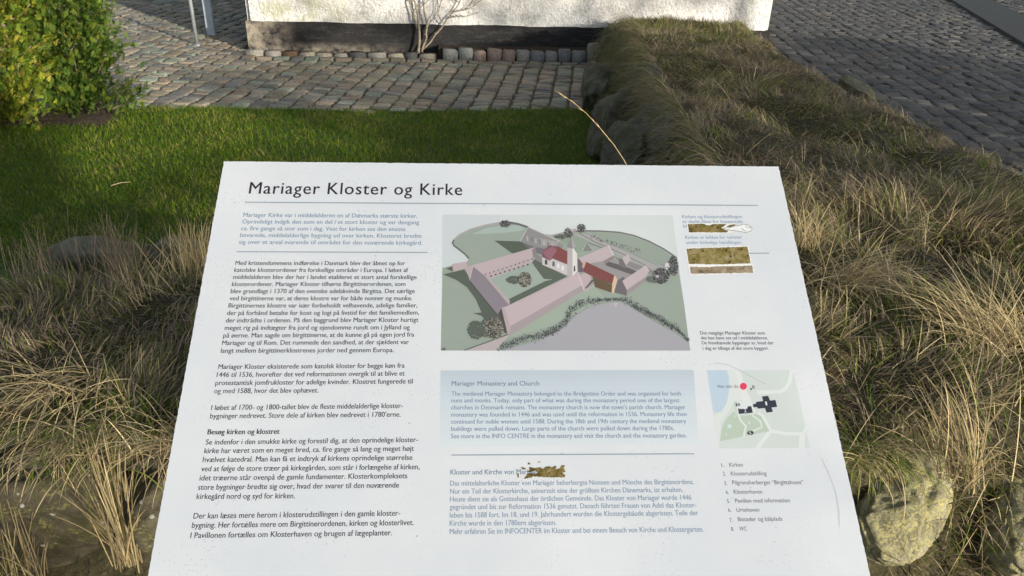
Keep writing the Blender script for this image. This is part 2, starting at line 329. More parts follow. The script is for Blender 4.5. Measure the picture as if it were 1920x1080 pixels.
# ------------------------------------------------------------------ house
def box_mesh(name, x0, x1, y0, y1, z0, z1, bevel=0):
    bm = bmesh.new(); bmesh.ops.create_cube(bm, size=1)
    for v in bm.verts: v.co = Vector(((x0+x1)/2+v.co.x*(x1-x0), (y0+y1)/2+v.co.y*(y1-y0), (z0+z1)/2+v.co.z*(z1-z0)))
    if bevel: bmesh.ops.bevel(bm, geom=list(bm.edges), offset=bevel, segments=2, affect='EDGES')
    me = bpy.data.meshes.new(name); bm.to_mesh(me); bm.free(); return me
HX0, HX1, HY = -2.285, 3.13, 8.30
house = empty('house', (.42, 12, 0), 'white rendered house with a black painted plinth behind the lawn', 'house')
HO = Vector(house.location)
def hpart(name, me, mat):
    for v in me.vertices: v.co -= HO
    return link(name, me, mat, house)
a = NT('lime_render'); co = a.coord()
n1 = a.noise(16, 6, .65, co); n2 = a.noise(42, 5, .75, co)
c = a.ramp(n2, [(.30, (.36, .36, .35)), (.46, (.70, .70, .69)), (.75, (.80, .80, .79))])
c = a.mix(a.ramp(a.noise(3.2, 5, .7, co), [(.5, (0, 0, 0)), (.75, (.55, .55, .55))]), c, (.46, .43, .36))
sx = a.n('ShaderNodeSeparateXYZ'); a.l(co, sx.inputs[0])
gm = a.n('ShaderNodeMapRange'); gm.inputs[1].default_value = -2.2; gm.inputs[2].default_value = -1.2; gm.inputs[3].default_value = .62; gm.inputs[4].default_value = 0; a.l(sx.outputs[0], gm.inputs[0])
gn = a.n('ShaderNodeMath', operation='MULTIPLY'); a.l(gm.outputs[0], gn.inputs[0]); a.l(a.ramp(a.noise(5, 4, .7, co), thr(.42, .6)), gn.inputs[1])
c = a.mix(gn.outputs[0], c, (.36, .38, .20)); a.base(c); a.rough(.95)
mm = a.n('ShaderNodeMath', operation='ADD'); a.l(n1, mm.inputs[0]); a.l(n2, mm.inputs[1]); a.bump(mm.outputs[0], 1.0, .05); M_WALL = a.m
a = NT('worn_black_plinth'); co = a.coord()
mp = a.n('ShaderNodeMapping'); mp.inputs['Scale'].default_value = (1, 1, 3.2); a.l(co, mp.inputs[0])
c = a.ramp(a.noise(7, 6, .72, mp.outputs[0]), [(.50, (.010, .010, .011)), (.64, (.028, .027, .026)), (.80, (.15, .14, .12))])
sx = a.n('ShaderNodeSeparateXYZ'); a.l(co, sx.inputs[0])
gm = a.n('ShaderNodeMapRange'); gm.inputs[1].default_value = -2.72; gm.inputs[2].default_value = -2.2; gm.inputs[3].default_value = 1; gm.inputs[4].default_value = 0; a.l(sx.outputs[0], gm.inputs[0])
gz_ = a.n('ShaderNodeMapRange'); gz_.inputs[1].default_value = .03; gz_.inputs[2].default_value = .12; gz_.inputs[3].default_value = .75; gz_.inputs[4].default_value = 0; a.l(sx.outputs[2], gz_.inputs[0])
gzx = a.n('ShaderNodeMapRange'); gzx.inputs[1].default_value = -1.9; gzx.inputs[2].default_value = -.9; gzx.inputs[3].default_value = 1; gzx.inputs[4].default_value = 0; a.l(sx.outputs[0], gzx.inputs[0])
m2 = a.n('ShaderNodeMath', operation='MULTIPLY'); a.l(gz_.outputs[0], m2.inputs[0]); a.l(gzx.outputs[0], m2.inputs[1])
m3 = a.n('ShaderNodeMath', operation='MAXIMUM'); a.l(gm.outputs[0], m3.inputs[0]); a.l(m2.outputs[0], m3.inputs[1])
m4 = a.n('ShaderNodeMath', operation='MULTIPLY'); a.l(m3.outputs[0], m4.inputs[0]); a.l(a.ramp(a.noise(9, 5, .7, co), thr(.36, .58)), m4.inputs[1])
c = a.mix(m4.outputs[0], c, (.24, .21, .165)); a.base(c); a.rough(.85); a.bump(a.noise(40, 5, .7, co), .8, .015); M_PLINTH = a.m
a = NT('red_roof_tile'); a.base(a.ramp(a.noise(8, 4), [(.3, (.22, .07, .04)), (.7, (.36, .13, .08))])); wv = a.n('ShaderNodeTexWave', Scale=4.0); a.l(a.coord(), wv.inputs[0]); a.bump(wv.outputs['Fac'], .8, .05); M_TILE = a.m
# gable-ended wall block, front face finely divided so the render is uneven
def gable_mesh():
    bm = bmesh.new(); ridge = 5.6; eave = 3.0; xm = (HX0+HX1)/2
    prof = [(HX0, 0.29), (HX1, 0.29), (HX1, eave), (xm, ridge), (HX0, eave)]
    f = [bm.verts.new((x, HY, z)) for x, z in prof]; k = [bm.verts.new((x, 16.0, z)) for x, z in prof]
    bm.faces.new(f); bm.faces.new(k[::-1])
    for i in range(5): bm.faces.new((f[i], k[i], k[(i+1) % 5], f[(i+1) % 5]))
    bmesh.ops.recalc_face_normals(bm, faces=bm.faces)
    bmesh.ops.bevel(bm, geom=[e for e in bm.edges if abs(e.verts[0].co.x-e.verts[1].co.x) < .01 and abs(e.verts[0].co.y-e.verts[1].co.y) < .01], offset=.04, segments=4, affect='EDGES')
    me = bpy.data.meshes.new('wall'); bm.to_mesh(me); bm.free(); return me
hpart('wall', gable_mesh(), M_WALL)
# plinth: a bevelled block with a wavy upper edge
def plinth_mesh():
    bm = bmesh.new(); n = 120; rows = []
    for i in range(n+1):
        x = HX0-.012+(HX1-HX0+.024)*i/n; zt = .305+.010*mnoise.noise(Vector((x*2.2, 0, 0)))+.006*mnoise.noise(Vector((x*9, 3, 0)))
        yj = .008*mnoise.noise(Vector((x*3, 5, 1)))
        rows.append([bm.verts.new((x, HY-.012+yj, -.05)), bm.verts.new((x, HY-.012+yj, .15)), bm.verts.new((x, HY-.010, zt-.006)), bm.verts.new((x, HY-.002, zt)), bm.verts.new((x, HY+.3, zt))])
    for r0, r1 in zip(rows, rows[1:]):
        for j in range(4): bm.faces.new((r0[j], r1[j], r1[j+1], r0[j+1]))
    for r, x in ((rows[0], HX0-.012), (rows[-1], HX1+.012)):
        b0 = [bm.verts.new((x, 16.01, -.05)), bm.verts.new((x, 16.01, .30))]
        bm.faces.new((r[0], b0[0], b0[1], r[3], r[2], r[1])) if x < 0 else bm.faces.new((r[1], r[2], r[3], b0[1], b0[0], r[0]))
    bmesh.ops.recalc_face_normals(bm, faces=bm.faces); me = bpy.data.meshes.new('plinth'); bm.to_mesh(me); bm.free(); return me
hpart('plinth', plinth_mesh(), M_PLINTH)
def roof_mesh():
    bm = bmesh.new(); xm = (HX0+HX1)/2
    for s in (-1, 1):
        xe = HX0-.3 if s < 0 else HX1+.3; pts = [(xm, 5.64), (xe, 2.78)]
        vs_ = [bm.verts.new((x, y, z+dz)) for dz in (0, .12) for x, z in pts for y in (HY-.15, 16.2)]
        a0, a1, b0, b1, c0, c1, d0, d1 = vs_
        for f in ((a0, a1, b1, b0), (c0, d0, d1, c1), (a0, b0, d0, c0), (a1, c1, d1, b1), (b0, b1, d1, d0), (a0, c0, c1, a1)): bm.faces.new(f)
    bmesh.ops.recalc_face_normals(bm, faces=bm.faces); me = bpy.data.meshes.new('roof'); bm.to_mesh(me); bm.free(); return me
hpart('roof', roof_mesh(), M_TILE)

# narrow planting strip and the row of kerb stones in front of the wall
me = box_mesh('soil_strip', -.34, 1.6, 8.08, 8.285, -.05, .105); tag(link('soil_strip', me, M_MULCH), kind='structure')
LABS = {'grey': 'grey granite kerb stone in the raised row at the foot of the plinth', 'pink': 'pinkish kerb stone among grey ones in the raised row at the plinth',
        'flat': 'flat worn kerb stone in the row along the left half of the plinth', 'dark': 'dark kerb stone in the flat row along the left half of the plinth', 'brown': 'rusty brown kerb stone in the flat row along the left half of the plinth'}
def kerb_stone(x, y, sx, sy, h, col, lab, z0=-.05):
    bm = bmesh.new(); bmesh.ops.create_cube(bm, size=1)
    for v in bm.verts: v.co = Vector((v.co.x*sx, v.co.y*sy, (v.co.z+.5)*(h-z0)+z0)) + Vector([random.uniform(-.010, .010) for _ in range(3)])
    bmesh.ops.bevel(bm, geom=list(bm.edges), offset=.011, segments=3, affect='EDGES')
    for f in bm.faces: f.smooth = True
    me = bpy.data.meshes.new('kerb_stone'); bm.to_mesh(me); bm.free()
    a_ = me.color_attributes.new('Col', 'FLOAT_COLOR', 'POINT')
    for d in a_.data: d.color = (*col, 1)
    o = link('kerb_stone', me, M_COB); o.location = (x, y, 0); o.rotation_euler = (0, 0, random.uniform(-.05, .05))
    tag(o, LABS.get(lab, lab), 'kerb stone', 'kerb stones along the wall')
x = -.30; i = 0
while x < 1.36:
    s = .13+.045*random.random(); tall = i == 10
    if tall: s = .15
    c = random.choice([(.15, .155, .15), (.17, .165, .155), (.13, .135, .14), (.19, .18, .165)]); lab = 'grey'
    if i in (2, 3, 4): c = (.20, .15, .125); lab = 'pink'
    if i == 0: c = (.17, .17, .165); lab = 'cracked grey stone at the left end of the raised kerb row'
    kerb_stone(x+s/2, 8.03, s-.014, (.11), (random.uniform(.095, .135)) if not tall else .19, c, 'tallest squarish grey stone standing up from the raised kerb row' if tall else lab); x += s; i += 1
x = -2.30; i = 0
while x < -.36:
    s = .14+.06*random.random(); c = random.choice([(.22, .205, .175), (.25, .235, .20), (.18, .17, .15), (.21, .19, .15)]); lab = 'flat'
    if i == 2: c = (.10, .06, .035); lab = 'brown'
    if i in (6, 9): c = (.05, .05, .05); lab = 'dark'
    kerb_stone(x+s/2, 8.14, s-.016, .12, .03+.02*random.random(), c, lab); x += s; i += 1
# cobbles laid in front of the raised row
C = []; x = -2.3
while x < 1.4: s = .14+.05*random.random(); C.append((x+s/2, 7.99 if x < -.4 else 7.935, s)); x += s
C = np.array(C); n = len(C); pal = np.array(PAL_PATH)
P, F, Cc = setts(C[:, :2], np.zeros(n), C[:, 2]/2-.007, np.full(n, .055), pal[rng.integers(0, len(pal), n)]*.9, np.full(n, .015))
tag(link('cobbled_gutter', np_mesh('cobbled_gutter', P, F, Cc, True), M_COB), kind='structure')

# ------------------------------------------------------------------ tubes (stems, poles, trunks)
def tube(bm, pts, radii, seg=8):
    pts = [Vector(p) for p in pts]; rings = []
    for i, p in enumerate(pts):
        t = (pts[min(i+1, len(pts)-1)]-pts[max(i-1, 0)]).normalized(); u = t.cross(Vector((.31, .17, .9))).normalized()
        if u.length < .1: u = t.cross(Vector((1, 0, 0))).normalized()
        v = t.cross(u); r = radii[i] if isinstance(radii, (list, tuple)) else radii
        rings.append([bm.verts.new(p+(u*math.cos(a)+v*math.sin(a))*r) for a in [2*math.pi*k/seg for k in range(seg)]])
    for r0, r1 in zip(rings, rings[1:]):
        for k in range(seg): f = bm.faces.new((r0[k], r0[(k+1) % seg], r1[(k+1) % seg], r1[k])); f.smooth = True
    bm.faces.new(rings[0][::-1]); bm.faces.new(rings[-1])
def bm_obj(name, bm, mat, parent=None):
    bmesh.ops.recalc_face_normals(bm, faces=bm.faces); me = bpy.data.meshes.new(name); bm.to_mesh(me); bm.free(); return link(name, me, mat, parent)
# two posts
p = at(370, 85, 0); e = empty('pole', (p[0], p[1], 0), 'thin pale grey steel pole on the cobbles left of the house corner', 'pole')
bm = bmesh.new(); tube(bm, [(0, 0, -.03), (0, 0, 1.15)], .019, 14); bm_obj('shaft', bm, M_STEEL, e)
bm = bmesh.new(); tube(bm, [(0, 0, -.02), (0, 0, .012)], .034, 16); bm_obj('foot_collar', bm, M_STEEL, e)
p = at(397, 66, 0); e = empty('post', (p[0], p[1], 0), 'flat wide blue grey metal post beside the thin pole', 'post')
me = box_mesh('shaft', -.048, .048, -.025, .025, -.05, 1.25, .008); link('shaft', me, M_POSTPAINT, e)
me = box_mesh('cap', -.052, .052, -.029, .029, 1.252, 1.266, .004); link('cap', me, M_POSTPAINT, e)
# climbing shrub on the wall
a = NT('bare_twig'); a.base(a.ramp(a.noise(40, 4), [(.3, (.09, .075, .055)), (.7, (.23, .195, .145))])); a.rough(.8); M_TWIG = a.m
a = NT('bark'); a.base(a.ramp(a.noise(30, 5, .7), [(.3, (.07, .05, .035)), (.7, (.24, .18, .13))])); a.rough(.9); a.bump(a.noise(50, 4), .8, .01); M_BARK = a.m
root = at(785, 93, .06); cs = empty('climbing_shrub', (root[0], root[1]-.0, 0), 'bare climbing shrub with thin brown stems growing against the white wall', 'shrub')
WY = 8.30-.05
def wp(px, py, off=.05):                       # point a little in front of the wall seen at a pixel
    d = RI*(px-960)/FPX - UP*(py-540)/FPX + FW; P_ = CAM_POS+d*((HY-off)/d[1]); return Vector(P_)-Vector(cs.location)
def grow(pts, r0, r1, name, n=5):
    bm = bmesh.new(); q_ = []
    for i in range(len(pts)-1):
        for k in range(n):
            t = k/n; p_ = pts[i].lerp(pts[i+1], t); p_ += Vector((mnoise.noise(p_*9), mnoise.noise(p_*9+Vector((5, 0, 0)))*.5, 0))*.018; q_.append(p_)
    q_.append(pts[-1]); m = len(q_)-1
    tube(bm, q_, [r0+(r1-r0)*i/m for i in range(m+1)], 7)
    for _ in range(int(m*.8)):                 # buds
        i = random.randrange(m); d_ = Vector((random.uniform(-1, 1), random.uniform(-1, 0), random.uniform(-.2, 1)))*.022; tube(bm, [q_[i], q_[i]+d_*.6, q_[i]+d_], [.003, .0045, .001], 5)
    bm_obj(name, bm, M_TWIG, cs)
grow([wp(787, 100, .14), wp(786, 70, .10), wp(784, 30, .06), wp(776, 0, .05), wp(764, -60, .05), wp(740, -160, .05)], .014, .008, 'stem')
grow([wp(792, 98, .12), wp(799, 70, .08), wp(800, 40, .06), wp(793, 5, .05), wp(788, -60, .05), wp(800, -150, .05)], .012, .007, 'stem')
grow([wp(784, 60, .07), wp(775, 25, .06), wp(768, 5, .06), wp(772, -50, .05)], .010, .006, 'stem')
grow([wp(796, 92, .10), wp(815, 68, .08), wp(832, 45, .06), wp(850, 22, .05), wp(862, 5, .05), wp(868, -30, .05)], .009, .005, 'stem')
grow([wp(850, 22, .05), wp(872, 18, .06), wp(893, 8, .06), wp(910, -5, .05), wp(940, -40, .05)], .006, .003, 'side_branch')
grow([wp(832, 45, .06), wp(820, 25, .05), wp(826, 10, .05), wp(834, -25, .05)], .005, .003, 'side_branch')
grow([wp(799, 52, .06), wp(812, 36, .06), wp(822, 12, .06), wp(815, -20, .05)], .006, .003, 'side_branch')
grow([wp(784, 18, .06), wp(798, 4, .06), wp(815, -12, .06)], .005, .003, 'side_branch')
grow([wp(868, 20, .05), wp(890, -4, .06), wp(925, -22, .05), wp(970, -30, .05)], .004, .002, 'side_branch')
grow([wp(840, 35, .06), wp(858, 30, .06), wp(880, 30, .05), wp(900, 22, .05)], .0035, .002, 'side_branch')
grow([wp(862, 5, .05), wp(845, -5, .05), wp(838, -30, .05)], .004, .003, 'side_branch')
grow([wp(776, 4, .05), wp(760, -8, .06), wp(735, -30, .05)], .005, .003, 'side_branch')

# ------------------------------------------------------------------ blades (numpy)
def blades(root, ang, L, phi0, bend, wid, cols, seg=4, tip_col=None):
    """root (n,3); ang heading; phi0 start elevation; bend total droop; returns V, faces, cols"""
    n = len(root); ds = L/seg; P = [root]; cur = root.copy()
    for k in range(seg):
        ph = phi0 - bend*((k+.5)/seg)**1.3
        cur = cur + np.stack([np.cos(ang)*np.cos(ph), np.sin(ang)*np.cos(ph), np.sin(ph)], 1)*ds[:, None]; P.append(cur)
    sa = ang + np.pi/2 + (rng.random(n)-.5)*1.6; side = np.stack([np.cos(sa), np.sin(sa), (rng.random(n)-.5)*.8], 1); side /= np.linalg.norm(side, axis=1, keepdims=True)
    V = []
    for k in range(seg):
        ww = (wid*(1-.55*(k/seg)**1.5)*.5)[:, None]; V += [P[k]-side*ww, P[k]+side*ww]
    V.append(P[seg]); V = np.stack(V, 1); nv = 2*seg+1
    q = np.array([[2*k, 2*k+1, 2*k+3, 2*k+2] for k in range(seg-1)]); t = np.array([[2*seg-2, 2*seg-1, 2*seg]]); off = (np.arange(n)*nv)[:, None, None]
    return V.reshape(-1, 3), [(q[None]+off).reshape(-1, 4), (t[None]+off).reshape(-1, 3)], np.repeat(cols, nv, 0)
STRAW = np.array([(.46, .37, .20), (.54, .45, .27), (.38, .30, .15), (.32, .255, .145), (.27, .22, .135), (.50, .40, .22)])
GREEN = np.array([(.085, .130, .020), (.125, .165, .03), (.055, .095, .014), (.17, .185, .04)])
GREYB = np.array([(.19, .155, .11), (.15, .125, .09), (.24, .195, .14), (.19, .145, .11)])
def pick(pal, n): return pal[rng.integers(0, len(pal), n)]*(.75+.5*rng.random((n, 1)))

# lawn
n = 150000; x = rng.uniform(-4.6, 1.25, n); y = rng.uniform(3.3, 6.3, n); x0_, y0_ = x, y
lo = 6.14+.03*x+.05*np.sin(x*2.1)+.02*rng.standard_normal(n)
ok = (y < lo) & (bank_h(x, y) < .02) & ~((x < -2.68-.2*fbm(y*5, x*0, 6)) & (y > 5.52+.12*fbm(x*5, y*0, 9))); x, y = x[ok], y[ok]; n = len(x)
cl = fbm(x*1.7, y*1.7, 41); mix_ = sstep(.35, .7, fbm(x*5, y*5, 44))
LG = np.array([(.050, .100, .007), (.068, .122, .009), (.04, .082, .006), (.09, .135, .012)]); LY = np.array([(.14, .165, .02), (.18, .185, .03), (.20, .17, .06)])
c = np.where((rng.random(n) < .08+.55*mix_*cl)[:, None], pick(LY, n)*1.25, pick(LG, n)*1.2)
V, F, Cc = blades(np.stack([x, y, 0*x-.004], 1), rng.uniform(0, 6.28, n), (.026+.022*rng.random(n))*(.7+.6*cl), rng.uniform(.5, 1.4, n), rng.uniform(.2, 1.2, n), rng.uniform(.0022, .0038, n), c, 3)
tag(link('lawn_grass', np_mesh('lawn_grass', V, F, Cc), M_BLADE), 'short green mown grass of the lawn in front of the cobbled path', 'grass', kind='stuff')

# long dry grass on the bank
FREE = [(*bp(px, py, z)[:2], r) for px, py, z, r in ((60, 960, .36, .20), (200, 940, .40, .12), (300, 960, .36, .11), (1695, 955, .39, .062), (1960, 980, .38, .06))]
def bank_grass(n, x0, x1, y0, y1, seed, wscale, lscale, gf=.22, lie=0.08, gk=.40):
    x = rng.uniform(x0, x1, n); y = rng.uniform(y0, y1, n); d = bank_d(x, y)
    clump = fbm(x*7, y*7, seed, 2); dens = .35+.9*sstep(.3, .7, clump)
    bare = np.zeros(n, bool)
    ok = (d > -.01) & (rng.random(n) < dens)
    # leave the outer stones free
    front = np.zeros(n, bool)
    for bx, by, br in FREE: front |= ((x-bx)**2+(y-by+.02)**2 < br*br) & (rng.random(n) < .93); inner = (d < .12) & (x < 1.6) & (y > 2.9) & (rng.random(n) < .25); ok &= ~front & ~inner
    x, y, d = x[ok], y[ok], d[ok]; n = len(x); z = bank_h(x, y)
    flow = 2*np.pi*fbm(x*2.6+3, y*2.6, seed+3, 2)*2.4 + 2.2; th = flow + rng.normal(0, .62, n)
    tall = sstep(.45, .75, fbm(x*3.2, y*3.2, seed+9)); L = (.07+.17*rng.random(n)**1.4)*(.6+.8*tall)*lscale
    gm_ = sstep(.42, .66, fbm(x*2.4+7, y*2.4, seed+13)); gy_ = sstep(2.2, 3.4, y)*(1-sstep(5.8, 6.9, y)); farg = sstep(6.2, 7.2, y)
    r = rng.random(n); c = pick(STRAW, n)
    c = np.where((r < gf+gk*gm_+.28*farg)[:, None], pick(GREEN, n), c); grey = (rng.random(n) < .35+.45*gy_); c = np.where((grey & (r > .30+.3*gm_))[:, None], pick(GREYB, n), c)
    up = rng.random(n) < .22; phi0 = np.where(up, rng.uniform(.9, 1.5, n), rng.uniform(.15, .95, n))*(1-lie); bend = np.where(up, rng.uniform(.2, 1.0, n), rng.uniform(.2, 1.5, n))
    wd_ = wscale*rng.uniform(.0014, .0034, n)
    und = rng.random(n) < .36; uc = np.where((rng.random(n) < gf+(gk+.1)*gm_)[:, None], pick(GREEN, n)*.85, pick(GREYB, n)*.8)   # short undergrowth
    c = np.where(und[:, None], uc, c); L = np.where(und, .035+.06*rng.random(n), L); wd_ = np.where(und, wd_*1.5, wd_); phi0 = np.where(und, rng.uniform(.3, 1.4, n), phi0)
    return blades(np.stack([x, y, z-.01], 1), th, L, phi0, bend, wd_, c, 5)
parts = [bank_grass(105000, -2.3, -.2, 1.15, 2.45, 51, 1.05, .62), bank_grass(135000, .35, 3.1, 1.15, 2.9, 51, 1.1, .74), bank_grass(170000, .8, 3.1, 2.7, 8.28, 51, 1.1, .72, .10, .30, .26)]
# blades hanging over the stone face towards the lawn
n = 9000; y = rng.uniform(2.9, 8.1, n); x = np.interp(y, _xl_y, _xl_x)+rng.uniform(.03, .30, n); z = bank_h(x, y)
parts.append(blades(np.stack([x, y, z+.03*rng.random(n)], 1), np.pi+rng.normal(0, .55, n), rng.uniform(.12, .30, n), rng.uniform(.2, 1.0, n), rng.uniform(1.0, 2.3, n), rng.uniform(.0016, .0032, n), np.where((rng.random(n) < .35)[:, None], pick(GREEN, n), pick(GREYB, n)), 6))
off = 0; VV, FQ, FT, CC = [], [], [], []
for V, F, Cc in parts: VV.append(V); FQ.append(F[0]+off); FT.append(F[1]+off); CC.append(Cc); off += len(V)
tag(link('dry_grass', np_mesh('dry_grass', np.concatenate(VV), [np.concatenate(FQ), np.concatenate(FT)], np.concatenate(CC)), M_BLADE), 'long matted straw coloured grass covering the stone bank', 'grass', kind='stuff')

# single tufts one can point at
def tuft(base, n, spread, Lr, lean, leanamt, pal, label, wid=(.0018, .003), bend=(.1, .6), phi=(1.05, 1.52)):
    b = np.array(base); r = np.stack([rng.normal(0, spread, n), rng.normal(0, spread*.7, n), np.zeros(n)], 1)
    ang = np.where(rng.random(n) < leanamt, lean+rng.normal(0, .5, n), rng.uniform(0, 6.28, n))
    V, F, Cc = blades(r, ang, rng.uniform(*Lr, n), rng.uniform(*phi, n), rng.uniform(*bend, n), rng.uniform(*wid, n), pick(pal, n), 6)
    o = link('grass_tuft', np_mesh('grass_tuft', V, F, Cc), M_BLADE); o.location = b
    return tag(o, label, 'grass tuft', 'tufts of dry grass')
MIX = np.concatenate([STRAW*.8, STRAW*.65, GREEN[1:2]])
tuft(bp(243, 1055, .28), 95, .016, (.18, .36), 1.9, .5, MIX, 'tall narrow tuft of straw standing in front of the bottom left boulders', phi=(1.2, 1.55), bend=(.0, .45))
tuft(bp(55, 1090, .28), 60, .03, (.10, .26), 1.6, .4, MIX, 'sparse thin dry grass tuft at the bottom left corner', bend=(.1, .8))
tuft(bp(372, 515, .52), 200, .045, (.10, .21), 1.2, .3, STRAW, 'bright sunlit straw tuft touching the left edge of the sign', phi=(1.1, 1.55), bend=(.05, .5))
tuft(bp(232, 520, .53), 110, .03, (.11, .24), 1.9, .5, GREYB, 'grey brown feathery tuft standing before the flat grey stone', wid=(.0012, .0022), phi=(1.0, 1.5), bend=(.1, .5))
tuft(bp(85, 520, .52), 110, .07, (.09, .19), 2.0, .4, GREYB, 'wide greyish tuft at the left lawn edge', wid=(.0012, .0022), phi=(.9, 1.5), bend=(.1, .6))
tuft(bp(120, 720, .55), 130, .06, (.12, .22), -1.9, .9, STRAW, 'combed pale straw bunch hanging over the left boulder', phi=(.2, .9), bend=(.4, 1.3))
tuft(bp(1865, 640, .56), 320, .06, (.16, .34), 2.4, .6, STRAW, 'bright arching straw bunch at the right edge of the photo', phi=(.4, 1.2), bend=(.5, 1.5))
tuft(bp(1590, 530, .56), 220, .06, (.12, .30), -.9, .8, STRAW, 'sunlit combed straw bunch right of the sign', phi=(.3, 1.1), bend=(.4, 1.3))
tuft(bp(1510, 460, .56), 130, .04, (.10, .22), .5, .4, STRAW, 'small sunlit straw tuft at the upper right edge of the sign', phi=(.6, 1.4), bend=(.2, .9))
tuft(bp(1800, 900, .48), 110, .035, (.14, .30), 2.0, .6, MIX, 'upright thin straws right of the pale lichen boulder', phi=(.8, 1.5), bend=(.3, 1.2))

TURF = np.concatenate([STRAW, GREEN, GREEN[1:2]*1.1])
tuft(bp(1625, 845, .50), 300, .035, (.06, .15), -1.2, .7, TURF, 'short green and straw turf overhanging the lit lichen boulder', phi=(.0, 1.0), bend=(.6, 1.8))
tuft(bp(150, 815, .53), 320, .075, (.09, .20), -1.5, .75, np.concatenate([STRAW*.85, GREEN[:2]]), 'drooping dry turf along the top of the big dark boulder', phi=(.1, 1.0), bend=(.5, 1.7))
tuft(bp(330, 830, .52), 180, .035, (.07, .17), -1.7, .6, STRAW, 'short straw turf above the dark boulder next to the sign edge', phi=(.2, 1.2), bend=(.4, 1.5))
# the single bent seed stalk above the sign
p0 = at(1185, 330, .62); gs = empty('grass_stalk', tuple(p0), 'single bent golden grass stalk with seed head rising behind the sign', 'grass stalk')
def sp(px, py, k):
    d = RI*(px-960)/FPX - UP*(py-540)/FPX + FW; return Vector(CAM_POS+d*(k*np.linalg.norm(p0-CAM_POS)/np.linalg.norm(d)))-Vector(p0)
pts = [sp(1185, 330, 1.0), sp(1170, 300, .99), sp(1150, 270, .98), sp(1125, 240, .97), sp(1100, 213, .96), sp(1075, 192, .955), sp(1042, 170, .95)]
a = NT('golden_straw'); a.base(a.ramp(a.noise(60, 3), [(.3, (.28, .20, .10)), (.7, (.48, .37, .21))])); a.rough(.6); M_STRAW = a.m
bm = bmesh.new(); tube(bm, pts, [.0013, .0012, .0011, .0010, .0009, .0007, .0005], 6); bm_obj('stem', bm, M_STRAW, gs)
bm = bmesh.new()
for i in range(26):
    t = 2.2+3.6*random.random(); j = int(t); q0 = pts[j].lerp(pts[min(j+1, 6)], t-j); dr = (pts[min(j+1, 6)]-pts[j]).normalized()
    d_ = (dr*2.0+Vector((random.uniform(-1, 1), random.uniform(-1, 1), random.uniform(-.6, .6)))*.5).normalized()*random.uniform(.012, .03); tube(bm, [q0, q0+d_*.5, q0+d_], [.0005, .0010, .0003], 5)
bm_obj('seed_head', bm, M_STRAW, gs)

q0, q1 = at(208, 348, .05), at(245, 341, .045); so = empty('straw', tuple(q0), 'single pale straw lying on the shaded lawn', 'straw')
bm = bmesh.new(); tube(bm, [(0, 0, 0), tuple((q1-q0)*.5+np.array([0, 0, .006])), tuple(q1-q0)], [.0024, .0022, .0014], 6); bm_obj('stem', bm, M_STRAW, so)
# ------------------------------------------------------------------ conifers
def conifer(loc, R, Hh, nspray, pal, label, seed, trunks):
    r_ = np.random.default_rng(seed); e = empty('conifer', loc, label, 'conifer', 'young conifers in the soil bed')
    bm = bmesh.new(); tips = []
    for (dx, dy, lean) in trunks:
        pts = [Vector((dx+lean*t+.03*math.sin(9*t+seed+dx*9), dy+.02*math.cos(7*t+dx*5), -.04+Hh*.9*t)) for t in np.linspace(0, 1, 9)]
        tube(bm, pts, [.015*(1-.8*t)+.003 for t in np.linspace(0, 1, 9)], 8)
        for k in range(40):
            t = .02+.93*random.random()**1.25; i = min(int(t*8), 7); p_ = pts[i].lerp(pts[i+1], t*8-i); an = random.random()*6.28; ln = R*(1-.55*t)*random.uniform(.6, 1.05)
            q1 = p_+Vector((math.cos(an)*ln*.5, math.sin(an)*ln*.5, ln*.22)); q2 = p_+Vector((math.cos(an)*ln, math.sin(an)*ln, ln*.65)); tube(bm, [p_, q1, q2], [.008, .005, .002], 5); tips.append((p_, q1, q2))
    bm_obj('trunk', bm, M_BARK, e)
    # sprays along the branches: flat fans of scale leaves
    m = nspray; bi = r_.integers(0, len(tips), m); t = r_.uniform(.25, 1.08, m)
    A = np.array([[list(p_), list(q1), list(q2)] for p_, q1, q2 in tips])[bi]
    base = ((1-t)**2)[:, None]*A[:, 0]+(2*t*(1-t))[:, None]*A[:, 1]+(t**2)[:, None]*A[:, 2] + r_.normal(0, .05, (m, 3))
    out = base.copy(); out[:, 2] = .12; out /= np.linalg.norm(out, axis=1, keepdims=True)+1e-6
    ax = out*.7+r_.normal(0, .45, (m, 3))+np.array([0, 0, .5]); ax /= np.linalg.norm(ax, axis=1, keepdims=True)
    nr = r_.normal(0, 1, (m, 3)); sd_ = np.cross(ax, nr); sd_ /= np.linalg.norm(sd_, axis=1, keepdims=True)
    k = 11; cols = pal[r_.integers(0, len(pal), m)]*(.7+.6*r_.random((m, 1))); V = []; ln = r_.uniform(.04, .085, m)
    for j in range(k):
        s_ = (j-(k-1)/2)/((k-1)/2); st = base+ax*(ln*(.15+.06*j if j < 4 else .15+.06*(k-j)))[:, None]
        dv = ax*np.cos(s_*.95)+sd_*np.sin(s_*.95); L_ = (ln*(.55-.22*abs(s_))*(.8+.4*r_.random(m)))[:, None]; nn_ = np.cross(ax, sd_)
        pw = np.cross(nn_, dv)*(ln*.045)[:, None]; wob = nn_*(ln*.18*(r_.random(m)-.5))[:, None]
        V += [st-pw*.5, st+dv*L_*.55-pw+wob, st+dv*L_, st+dv*L_*.55+pw+wob]
    V = np.stack(V, 1); nv = 4*k; q = np.arange(4*k).reshape(k, 4); offv = (np.arange(m)*nv)[:, None, None]
    ok = np.repeat(True, m)
    me = np_mesh('crown', V.reshape(-1, 3), [(q[None]+offv).reshape(-1, 4)], np.repeat(cols, nv, 0)); link('crown', me, M_LEAF, e)
    return e
